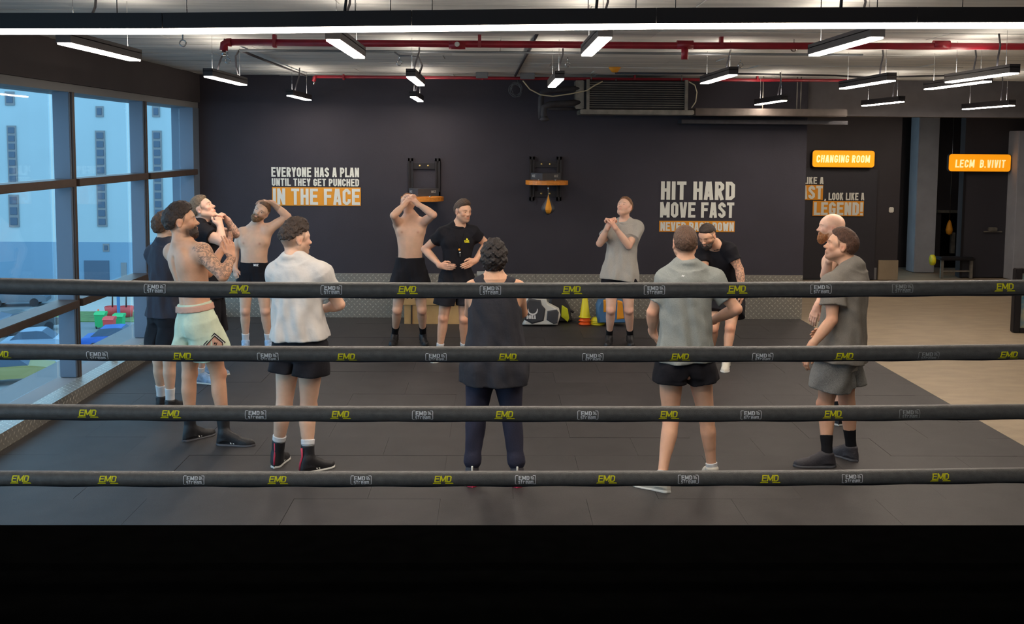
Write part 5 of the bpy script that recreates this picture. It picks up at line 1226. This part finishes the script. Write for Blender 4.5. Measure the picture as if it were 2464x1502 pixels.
        c.add(*capc(ank-np.array((0, 0, .055)), ank+nrm(kn-ank)*(hgt-.095), [.043, .042, .043] if hgt < .14 else [.045, .046, .047+max(0, hgt-.18)*.12]), k=.03)
        c.add(*limb(heel+fd*.11+(0, 0, .09)+zoff, heel+fd*.17+(0, 0, .07)+zoff, [.016, .012]), k=.02)
        c.add(*limb(ank, ank+fd*.10-np.array((0, 0, .055)), [.041, .033]), k=.02)
        a, b = c.bounds(); a[2] = zl+.004; v, q = nets(c.grid(a, b, .0046), a, .0046); v, q, _ = compact(v, q); sh_o = mesh_np('shoe', v, q, [so['m']], t, base)
        c = Fld(); c.add(*sec(T_, Wd*1.07+.003, np.array([.030, .034, .034, .032, .028, .027, .026, .026, .028, .03, .02]), 0.0), k=.004)
        c.add(*plane(o0+np.array((0, 0, .026)), (0, 0, 1)), k=.006, op='i')
        a, b = c.bounds(); a[2] = zl-.012; v, q = nets(c.grid(a, b, .0046), a, .0046); v[:, 2] = np.maximum(v[:, 2], zl+.001); v, q, _ = compact(v, q); mesh_np('sole', v, q, [so.get('sole', SOLE)], sh_o, base)
        if so.get('lace'):
            mb = MB()
            for i in range(5):
                s_ = .36+.06*i; zc = np.interp(s_, T_, Hd); w_ = .022; c_ = heel+zoff+fd*Lf*s_
                mb.tube([c_+lat*w_+(0, 0, zc*.93+.002), c_+(0, 0, zc+.004), c_-lat*w_+(0, 0, zc*.93+.002)], .0024, 5)
            o_ = mb.build('lace', so['lace'], None); o_.parent = sh_o; o_.matrix_parent_inverse = Matrix.Identity(4); o_.data.transform(Matrix.Translation(tuple(-base)))
        if so.get('tab'):
            o_ = MB().tube([heel+zoff-fd*.004+(0, 0, .03), heel+zoff+fd*.002+(0, 0, .08), ank-fd*.046+(0, 0, .03), ank-fd*.050+(0, 0, hgt-.105)], .007, 6).build('heel_tab', so['tab'], None); o_.parent = sh_o; o_.data.transform(Matrix.Translation(tuple(-base)))
        if so.get('stripe'):
            mb = MB()
            for sd in (-1, 1):
                for i in range(so.get('ns', 3)):
                    s0 = .40+.07*i; q0 = heel+zoff+fd*Lf*s0+lat*sd*.0405; mb.add([q0+(0, 0, .022), q0+fd*.010+(0, 0, .022), q0+fd*(-.012)+lat*(-sd*.008)+(0, 0, .062), q0+fd*(-.022)+lat*(-sd*.008)+(0, 0, .062)], [(0, 1, 2, 3)])
            o_ = mb.build('side_stripe', so['stripe'], None, fixn=False); o_.parent = sh_o; o_.data.transform(Matrix.Translation(tuple(-base)))
    p['_'] = dict(t=t, base=base, neck=neck, pel=pel, U=U, R=R, fwd=fwd, L=L, arms=arms, legs=legs, W=W, HB=HB, covers=cl)
    return p['_']
def project_mark(info, which, quads, c0, ax, ay, nrm_, name, m, reach=.3, lift=.003):
    """lays flat print onto a garment: every corner is moved along -nrm_ until it meets the cloth surface"""
    fld = [c for n, c, mm, h in info['covers'] if n == which][0]; mb = MB(); pts = []
    for q in quads:
        for (u, v) in q: pts.append(c0+ax*u+ay*v+nrm_*reach)
    Pn = np.array(pts); d = -np.array(nrm_); tcur = np.zeros(len(Pn))
    def val(X):
        r = fld.at(X)
        if fld.post is not None: r = r+fld.post(X[:, 0], X[:, 1], X[:, 2])
        return r
    for _ in range(60): tcur += np.clip(val(Pn+d*tcur[:, None]), -.02, .03)*.7
    Pn = Pn+d*tcur[:, None]+np.array(nrm_)*lift
    for i, q in enumerate(quads): mb.add([Pn[4*i+k]+np.array(nrm_)*.0002*(i % 5) for k in range(4)], [(0, 1, 2, 3)])
    return mb.build(name, m, info['t'], fixn=False)
S1 = (222, 172, 142); S2 = (228, 184, 156); S3 = (216, 165, 133); S4 = (234, 190, 166)
blk = cloth_mat('black_cotton', (30, 29, 34)); blk2 = cloth_mat('black_jersey', (36, 35, 40), .12); char = cloth_mat('charcoal_cotton', (62, 62, 72), .1)
gry = cloth_mat('heather_grey', (174, 171, 164), .14); gry2 = cloth_mat('warm_heather_grey', (132, 127, 120), .12); gry3 = cloth_mat('green_grey_heather', (146, 150, 146), .14)
wht = cloth_mat('white_cotton', (204, 200, 196)); mint = cloth_mat('mint_shorts_cloth', (206, 216, 190)); peach = cloth_mat('peach_band', (206, 160, 140)); navy = cloth_mat('navy_jogger', (50, 50, 66), .1)
marl = cloth_mat('grey_marl_shorts', (132, 132, 130), .35); pale = cloth_mat('pale_grey_cotton', (164, 162, 156), .08); tankm = cloth_mat('faded_black_tank', (52, 52, 58), .1)
SB = mat('black_shoe', (30, 30, 34), .5, bump=.2, bscale=60); SW = mat('white_shoe', (206, 202, 190), .5, bump=.2, bscale=60); SBL = mat('pale_blue_shoe', (150, 176, 206), .5, var=.25, vscale=30)
SG = mat('dark_grey_shoe', (60, 58, 64), .6, bump=.3, bscale=80); SLG = mat('grey_sole', (84, 84, 90), .6); SLP = mat('pink_sole', (200, 60, 90), .6); TEAL = mat('teal_sock_boot', (50, 76, 96), .7)
kw = cloth_mat('white_sock', (218, 218, 220)); kb = cloth_mat('black_sock', (24, 24, 28)); lace_w = mat('white_lace', (220, 220, 220), .6)
dk = (52, 38, 30); br = (88, 62, 44); fair = (140, 108, 78)
I = {}
I[1] = person(dict(label='man in dark grey T-shirt half hidden behind the tattooed shirtless man', Y=9.3, skin=S2, hairc=br, fwd=(.62, .78, 0), face=(.7, .7, .1),
    head=(399, 545), neck=(402, 585), pel=(404, 742), shl=(373, 612, .10), shr=(436, 612, -.10), ell=(390, 686, .12), elr=(452, 690, -.05), wrl=(440, 705, .28), wrr=(480, 700, .1),
    handl=dict(d=(1, .3, .1), n=(0, 0, 1), th=-1), handr=dict(d=(1, .3, .1), n=(0, 0, 1), th=1), knl=(383, 866, .05), knr=(408, 868, -.05), heell=(383, 985), toel=(412, 962), heelr=(402, 995), toer=(438, 975), w=.95,
    hair=(.026, .010, .005, 95), hi=.02, top=dict(m=char, hem=-.12, slv=.6), bot=dict(m=blk2, len=.85, flare=.03), sock=dict(m=kw, h=.22), shoe=dict(m=SB, h=.10, sole=SB, lace=lace_w)))
I[2] = person(dict(label='shirtless man with a tattooed arm, mint green shorts and black boots, nearest the windows', Y=8.35, skin=S3, hairc=dk, fwd=(.74, .67, 0), face=(.93, .22, .12), hup=(-.15, 0, 1), hs=1.12,
    head=(436, 534, 0), neck=(444, 582), pel=(473, 765), shl=(416, 607, .13), shr=(487, 607, -.13), ell=(500, 655, .25), elr=(536, 664, -.22), wrl=(531, 606, .34), wrr=(557, 620, -.10),
    handl=dict(d=(.6, .3, .7), n=(-.3, -.6, .6), th=-1, curl=.35), handr=dict(d=(-.15, .2, 1), n=(-.6, .7, .1), th=1, curl=[.2, .3, .45, .5], spread=.25), knl=(456, 900, .04), knr=(525, 900, -.02), heell=(441, 1064), toel=(510, 1046), heelr=(522, 1071), toer=(610, 1073),
    hair=(.030, .012, .0045, 85), hi=.02, fade=.7, beard=(.009, -.036, .006), jaw=1.05, g=1.05, build=1.06, arm=1.12, tat=dict(r='full'), leg=1.05, bot=dict(m=mint, len=.67, flare=.045, waist=.20, band=peach, fold=.010), shoe=dict(m=SB, h=.235, sole=SLG, L=.31, lace=SB, stripe=SOLE, ns=2)))
I[3] = person(dict(label='fair-haired man in black T-shirt holding both fists under his raised chin', Y=10.4, skin=S4, hairc=(120, 100, 80), fwd=(.95, .1, 0), face=(.86, -.05, .42), hs=1.05,
    head=(487, 503), neck=(488, 538), pel=(504, 690), shl=(500, 556, .17), shr=(489, 562, -.17), ell=(566, 563, .12), elr=(532, 581, -.24), wrl=(548, 531, .04), wrr=(530, 545, -.12),
    handl=dict(to=(537, 517, 0), n=(-.6, -.6, -.4), th=-1, curl=1.3), handr=dict(to=(524, 521, -.08), n=(-.6, .6, -.2), th=1, curl=1.3), knl=(512, 815, .1), knr=(492, 818, -.1), heell=(484, 902), toel=(552, 902), heelr=(468, 921), toer=(535, 926), arm=1.1, tat=dict(l='fore'),
    hair=(.018, .007, .0015, 160), fade=.6, top=dict(m=blk, hem=-.18, slv=.5), bot=dict(m=blk, len=.85, flare=.05), sock=dict(m=kw, h=.18), shoe=dict(m=SBL, lace=lace_w)))
I[4] = person(dict(label='shirtless bearded man in black shorts pulling his tilted head with one hand', Y=12.1, skin=S2, hairc=(112, 82, 58), fwd=(-.08, -1, 0), face=(-.10, -.97, .06), hup=(.50, 0, .85), mouth=.002,
    head=(629, 509, -.04), neck=(613, 546), pel=(612, 655), shl=(583, 562), shr=(644, 553), ell=(566, 603, .04), elr=(692, 521, .0), wrl=(565, 645, -.06), wrr=(654, 488, -.02), belly=.012, arm=1.04,
    handl=dict(to=(569, 668, -.08), n=(.6, .7, 0), th=1, curl=.45), handr=dict(to=(633, 483, -.04), n=(-.35, .1, -.9), th=-1, curl=[.45, .4, .35, .3], tc=.1), knl=(590, 748, -.03), knr=(638, 748, -.03), heell=(592, 838), toel=(586, 856), heelr=(646, 838), toer=(651, 856),
    hair=(.010, .003, .0012, 160), recede=.010, fade=.5, beard=(.008, -.040, .010), beardc=(122, 86, 54), bot=dict(m=blk, len=.40, flare=.015, waist=.23, hip=.016), sock=dict(m=kw, h=.20), shoe=dict(m=SBL, lace=lace_w)))
I[5] = person(dict(label='man in white T-shirt and short black shorts with his back turned', Y=7.62, skin=S2, hairc=(58, 44, 36), fwd=(.42, .90, 0), face=(.80, .58, -.02), hs=1.03,
    head=(712, 576), neck=(712, 626), pel=(722, 818), shl=(668, 658, .06), shr=(772, 660, -.06), ell=(664, 736, .22), elr=(816, 733, .02), wrl=(700, 760, .42), wrr=(783, 742, .26), belly=.012, build=1.05,
    handl=dict(d=(.8, .3, 0), n=(0, -1, 0), th=-1), handr=dict(d=(-.9, .3, 0), n=(0, 0, -1), th=1, curl=.6), knl=(684, 975, .02), knr=(742, 978, 0), heell=(660, 1128), toel=(694, 1096), heelr=(722, 1141), toer=(802, 1122), leg=1.06, arm=1.05,
    hair=(.042, .010, .006, 105), hi=.065, fade=.5, stubble=.5, top=dict(m=wht, hem=.02, slv=.62, flare=.030, ease=.012, fold=.010), bot=dict(m=blk2, len=.47, flare=.03, hip=.018), sock=dict(m=kw, h=.24, cuff=True), shoe=dict(m=SB, h=.20, tab=SLP, stripe=SOLE, lace=SB, sole=SOLE)))
I[6] = person(dict(label='shirtless man in black shorts pressing his chin up with both hands', Y=12.35, skin=S2, hairc=(150, 96, 60), fwd=(.02, -1, 0), face=(.04, -.62, .78),
    head=(981, 489, -.0), neck=(988, 520), pel=(987, 650), shl=(960, 540), shr=(1014, 538), ell=(947, 519, -.27), elr=(1043, 517, -.27), wrl=(975, 490, -.22), wrr=(1003, 489, -.22),
    handl=dict(to=(986, 470, -.17), n=(.7, .6, -.2), th=-1, curl=.5), handr=dict(to=(990, 468, -.17), n=(-.7, .6, -.2), th=1, curl=.5), knl=(956, 745, -.03), knr=(1015, 745, -.03), heell=(952, 822), toel=(938, 838), heelr=(1016, 822), toer=(1029, 838),
    hair=(.010, .004, .001, 160), fade=.4, bot=dict(m=blk2, len=.66, flare=.045, waist=.24, fold=.009, hip=.026), sock=dict(m=kb, h=.25), shoe=dict(m=SB, sole=SB)))
I[7] = person(dict(label='smiling trainer in black T-shirt with hands on hips and a yellow chest logo', Y=11.6, skin=S1, hairc=(84, 64, 50), fwd=(.18, -.98, 0), face=(.60, -.78, -.08), mouth=.0022,
    head=(1114, 509, -.03), neck=(1102, 546), pel=(1099, 668), shl=(1067, 563), shr=(1137, 560), ell=(1022, 600, .10), elr=(1172, 588, .10), wrl=(1060, 640, -.11), wrr=(1143, 628, -.12), arm=1.02,
    handl=dict(to=(1090, 644, -.21), n=(.25, .95, .1), th=1, curl=.18), handr=dict(to=(1121, 640, -.21), n=(-.25, .95, .1), th=-1, curl=.18), knl=(1067, 765, -.03), knr=(1117, 767, -.03), heell=(1062, 862), toel=(1038, 877), heelr=(1117, 858), toer=(1113, 876),
    hair=(.026, .006, .002, 120), quiff=.008, fade=.6, stubble=.35, top=dict(m=blk, hem=-.16, slv=.48, ease=.008, flare=.010, fit=.020, noise=.003), bot=dict(m=blk2, len=.66, flare=.03), sock=dict(m=kw, h=.19), shoe=dict(m=SW, lace=lace_w)))
I[8] = person(dict(label='dark curly-haired man in black tank top and joggers with his back turned', Y=7.36, skin=S3, hairc=(34, 26, 24), fwd=(.02, 1, 0), face=(.02, .93, .30), hs=1.0,
    head=(1189, 622, .02), neck=(1190, 672), pel=(1190, 858), shl=(1140, 698), shr=(1243, 698), ell=(1131, 752, .20), elr=(1256, 752, .20), wrl=(1165, 700, .36), wrr=(1220, 700, .36), build=1.04,
    handl=dict(to=(1183, 668, .34), n=(.6, -.5, .2), th=1, curl=.8), handr=dict(to=(1200, 668, .34), n=(-.6, -.5, .2), th=-1, curl=.8), knl=(1146, 1000, -.03), knr=(1230, 1000, -.03), heell=(1136, 1174), toel=(1131, 1125), heelr=(1244, 1175), toer=(1252, 1125),
    hair=(.030, .018, .008, 100), fade=.8, top=dict(m=tankm, tank=True, hem=-.34, ease=.016, flare=.045, fold=.009), bot=dict(m=navy, long=True, ease=.008, name='joggers'), sock=dict(m=TEAL, h=.22), shoe=dict(m=SG, sole=SLP, h=.16, tab=SOLE)))
I[9] = person(dict(label='man in grey T-shirt looking up over his clasped hands', Y=12.4, skin=S4, hairc=(132, 92, 62), fwd=(-.28, -.96, 0), face=(-.50, -.72, .40),
    head=(1503, 499, -.02), neck=(1503, 536), pel=(1492, 650), shl=(1474, 551), shr=(1532, 549), ell=(1443, 586, -.10), elr=(1513, 592, -.20), wrl=(1463, 546, -.26), wrr=(1478, 545, -.30),
    handl=dict(to=(1470, 529, -.26), n=(.8, .3, .1), th=-1, curl=1.0), handr=dict(to=(1468, 527, -.28), n=(-.8, .3, .1), th=1, curl=1.0), knl=(1470, 745, -.03), knr=(1513, 745, -.03), heell=(1467, 825), toel=(1458, 841), heelr=(1515, 825), toer=(1521, 841),
    hair=(.012, .003, .0015, 150), recede=.012, fade=.5, stubble=.2, top=dict(m=gry, hem=-.20, slv=.62, flare=.03, ease=.016), bot=dict(m=blk, len=.50, flare=.03), sock=dict(m=kb, h=.20), shoe=dict(m=SB, sole=SB)))
I[10] = person(dict(label='crop-haired man in grey-green T-shirt and short black shorts, back turned', Y=7.35, skin=S1, hairc=(96, 70, 54), fwd=(-.08, 1, 0), face=(.03, 1, .02),
    head=(1648, 587), neck=(1650, 640), pel=(1647, 858), shl=(1604, 674), shr=(1715, 674), ell=(1570, 752, .02), elr=(1772, 744, -.06), wrl=(1571, 800, .14), wrr=(1712, 772, .22), build=1.02,
    handl=dict(to=(1585, 829, .16), n=(.9, .1, .2), th=1, curl=.9), handr=dict(d=(-.8, .5, -.1), n=(-.2, -.9, 0), th=-1, curl=.3), knl=(1614, 1005, -.02), knr=(1700, 1005, 0), heell=(1612, 1186), toel=(1532, 1168), heelr=(1716, 1166), toer=(1692, 1120),
    hair=(.012, .006, .0018, 150), hi=.012, fade=.7, top=dict(m=gry3, hem=-.04, slv=.66, flare=.03, ease=.012), bot=dict(m=blk, len=.39, flare=.03, hip=.02), sock=dict(m=kw, h=.14), shoe=dict(m=SW, L=.30)))
I[11] = person(dict(label='dark-bearded man in black T-shirt bending forward below the HIT HARD slogan', Y=11.3, skin=S1, hairc=(54, 42, 36), fwd=(-.55, -.83, 0), face=(-.55, -.66, -.50),
    head=(1702, 567, -.24), neck=(1724, 592, -.10), pel=(1748, 706, .16), shl=(1692, 606, -.02), shr=(1756, 602, -.20), ell=(1694, 656, -.15), elr=(1779, 648, -.24), wrl=(1700, 700, -.30), wrr=(1786, 700, -.30), arm=1.08,
    handl=dict(d=(0, -.2, -1), n=(0, 1, 0), th=1), handr=dict(to=(1785, 735, -.3), n=(-.8, .4, 0), th=-1, curl=.35), knl=(1717, 787, -.02), knr=(1757, 790, -.08), heell=(1712, 866), toel=(1703, 885), heelr=(1748, 884), toer=(1740, 905), tat=dict(r='full'),
    hair=(.016, .003, .0015, 150), hi=.045, fade=.6, beard=(.009, -.046, .008), top=dict(m=blk, hem=-.10, slv=.55, ease=.008, flare=.012, fit=.015), bot=dict(m=blk2, len=.62, flare=.035), sock=dict(m=kw, h=.18), shoe=dict(m=SW, stripe=SB, lace=lace_w)))
I[12] = person(dict(label='bald man with a ginger beard standing behind the grey T-shirt man, under LEGEND!', Y=9.07, skin=S4, hairc=(170, 130, 100), fwd=(-.97, .2, 0), face=(-.97, .18, .0),
    head=(2000, 547), neck=(2010, 588), pel=(2014, 760), shl=(2006, 612, -.17), shr=(2014, 610, .17), ell=(1986, 664, -.30), elr=(1992, 684, .22), wrl=(1996, 622, -.45), wrr=(1966, 738, .12),
    handl=dict(d=(.3, .1, 1), n=(1, 0, 0), th=-1), handr=dict(to=(1955, 768, .1), n=(.5, .8, -.2), th=1, curl=.4), knl=(2010, 892, -.05), knr=(2026, 890, .08), heell=(2018, 1026), toel=(2010, 990), heelr=(2032, 1012), toer=(2026, 980),
    fade=.12, beard=(.010, -.034, .018), beardc=(150, 96, 52), bot=dict(m=blk, len=.6, flare=.03), sock=dict(m=kb, h=.2), shoe=dict(m=SB)))
I[13] = person(dict(label='brown-haired man in loose grey T-shirt and grey marl shorts, side on', Y=7.84, skin=S1, hairc=(86, 58, 44), fwd=(-.86, .5, 0), face=(-.92, .25, .16), hs=1.02,
    head=(2024, 592), neck=(2044, 642), pel=(2020, 835), shl=(2004, 688, -.16), shr=(2058, 678, .16), ell=(2002, 770, -.22), elr=(2040, 765, .28), wrl=(1952, 833, -.26), wrr=(2000, 800, .40), build=1.04, w=1.02,
    handl=dict(to=(1936, 868, -.26), n=(.8, .5, -.3), th=1, curl=.35), handr=dict(d=(-1, 0, 0), n=(0, -1, 0), th=-1), knl=(1986, 972, -.04), knr=(2038, 968, .05), heell=(2010, 1124), toel=(1914, 1122), heelr=(2063, 1112), toer=(2004, 1092), leg=1.04,
    hair=(.024, .007, .0018, 130), fade=.7, stubble=.4, top=dict(m=gry2, hem=-.16, slv=.60, flare=.04, ease=.024, fold=.008, layer=pale), bot=dict(m=marl, len=.70, flare=.05), sock=dict(m=kb, h=.24), shoe=dict(m=SG, sole=SLG, L=.315, lace=SG)))
# ---- prints on the clothes and small things worn
i = I[7]; ax = -i['R']; c0 = i['neck']-i['U']*.155+ax*.085+i['fwd']*.12
Q = [[(p[0]-.03, p[1]) for p in q] for q in text_quads('EMD', .055, .016)]+[[(-.03, -.008), (.03, -.008), (.026, -.003), (-.026, -.003)], [(-.012, .02), (.014, .02), (.010, .034), (-.004, .040)]]
project_mark(i, 't_shirt', Q, c0, ax, i['U'], i['fwd'], 'chest_logo', M['ropeyellow'])
i = I[4]; ax = -i['R']; Q = [[(p[0], p[1]) for p in q] for q in text_quads('MIZ', .055, .028)]
project_mark(i, 'shorts', Q, i['pel']+i['U']*.085+ax*.03, ax, i['U'], i['fwd'], 'waistband_logo', M['ropewhite'])
i = I[2]; dd = nrm((.35, -.94, 0)); ax = nrm((.94, .35, 0)); kn = i['legs']['r'][1]; hp = i['legs']['r'][0]; c0 = hp+(kn-hp)*.38+ax*.035; zz = nrm((.0, 0, 1))
def dia(s, y0=-.115, w=.085): return [(-w*s, y0), (-w*s, .0), (0, .085*s), (w*s, .0), (w*s, y0)]
def fan(pts): n = len(pts); c = (0, -.04); return [[c, pts[k], pts[k+1], pts[k+1]] for k in range(n-1)]
project_mark(i, 'shorts', fan(dia(1.0)), c0, ax, zz, dd, 'emblem_panel', M['ropewhite'], lift=.003)
project_mark(i, 'shorts', fan(dia(.72, -.115)), c0, ax, zz, dd, 'emblem_panel', peach, lift=.006)
Q = []
for s_ in (.98, .74):
    pts = dia(s_); Q += stroke(pts, .007)
Q += stroke([(-.03, -.10), (-.005, -.055), (.0, -.01)], .010)+stroke([(.035, -.09), (.0, -.055)], .010)+stroke([(.0, -.03), (.018, .012)], .006)+stroke([(.0, -.035), (-.022, -.03)], .006)
Q.append([(-.008, .0), (.006, .0), (.006, .014), (-.008, .014)])
project_mark(i, 'shorts', Q, c0, ax, zz, dd, 'emblem_outline', blk, lift=.009)
# whistle and key on the trainer's chest, on a thin cord
i = I[7]; n_, u_ = i['neck'], i['U']; q = n_-u_*.275+i['fwd']*.155-i['R']*.005
t = thing('whistle', 'small metal whistle hanging on the trainer\'s black T-shirt', 'whistle', tuple(q))
MB().tube([q+(0, 0, .012), q+(0, 0, -.012)], .012, 10).box(q+(-.004, -.006, -.045), q+(.010, .004, -.01), .003).build('whistle_body', M['chrome'], t)
MB().lathe(tuple(q+(-.006, -.004, .035)), [(.002, -.012), (.012, -.008), (.014, 0), (.010, .010), (.002, .013)], 10).build('yellow_bead', M['orange'], t)
cord = [n_+u_*.0+i['R']*s_*.05+i['fwd']*(.02) for s_ in (1, -1)]
for s_ in (1, -1):
    MB().tube([n_+u_*.03+i['R']*s_*.062-i['fwd']*.01, n_-u_*.04+i['R']*s_*.058+i['fwd']*.085, n_-u_*.13+i['R']*s_*.035+i['fwd']*.145, q+(0, 0, .045)], .0022, 5).build('cord', blk, t)
# collar labels on the grey-green shirt
i = I[10]; q = i['neck']
Q = [[(-.012+k*.010, 0), (-.006+k*.010, 0), (-.002+k*.010, .010), (-.008+k*.010, .010)] for k in range(2)]
project_mark(i, 't_shirt', Q, i['neck']-i['U']*.06-i['fwd']*.1-i['R']*.05, i['R'], i['U'], -i['fwd'], 'collar_mark', M['ropewhite'])
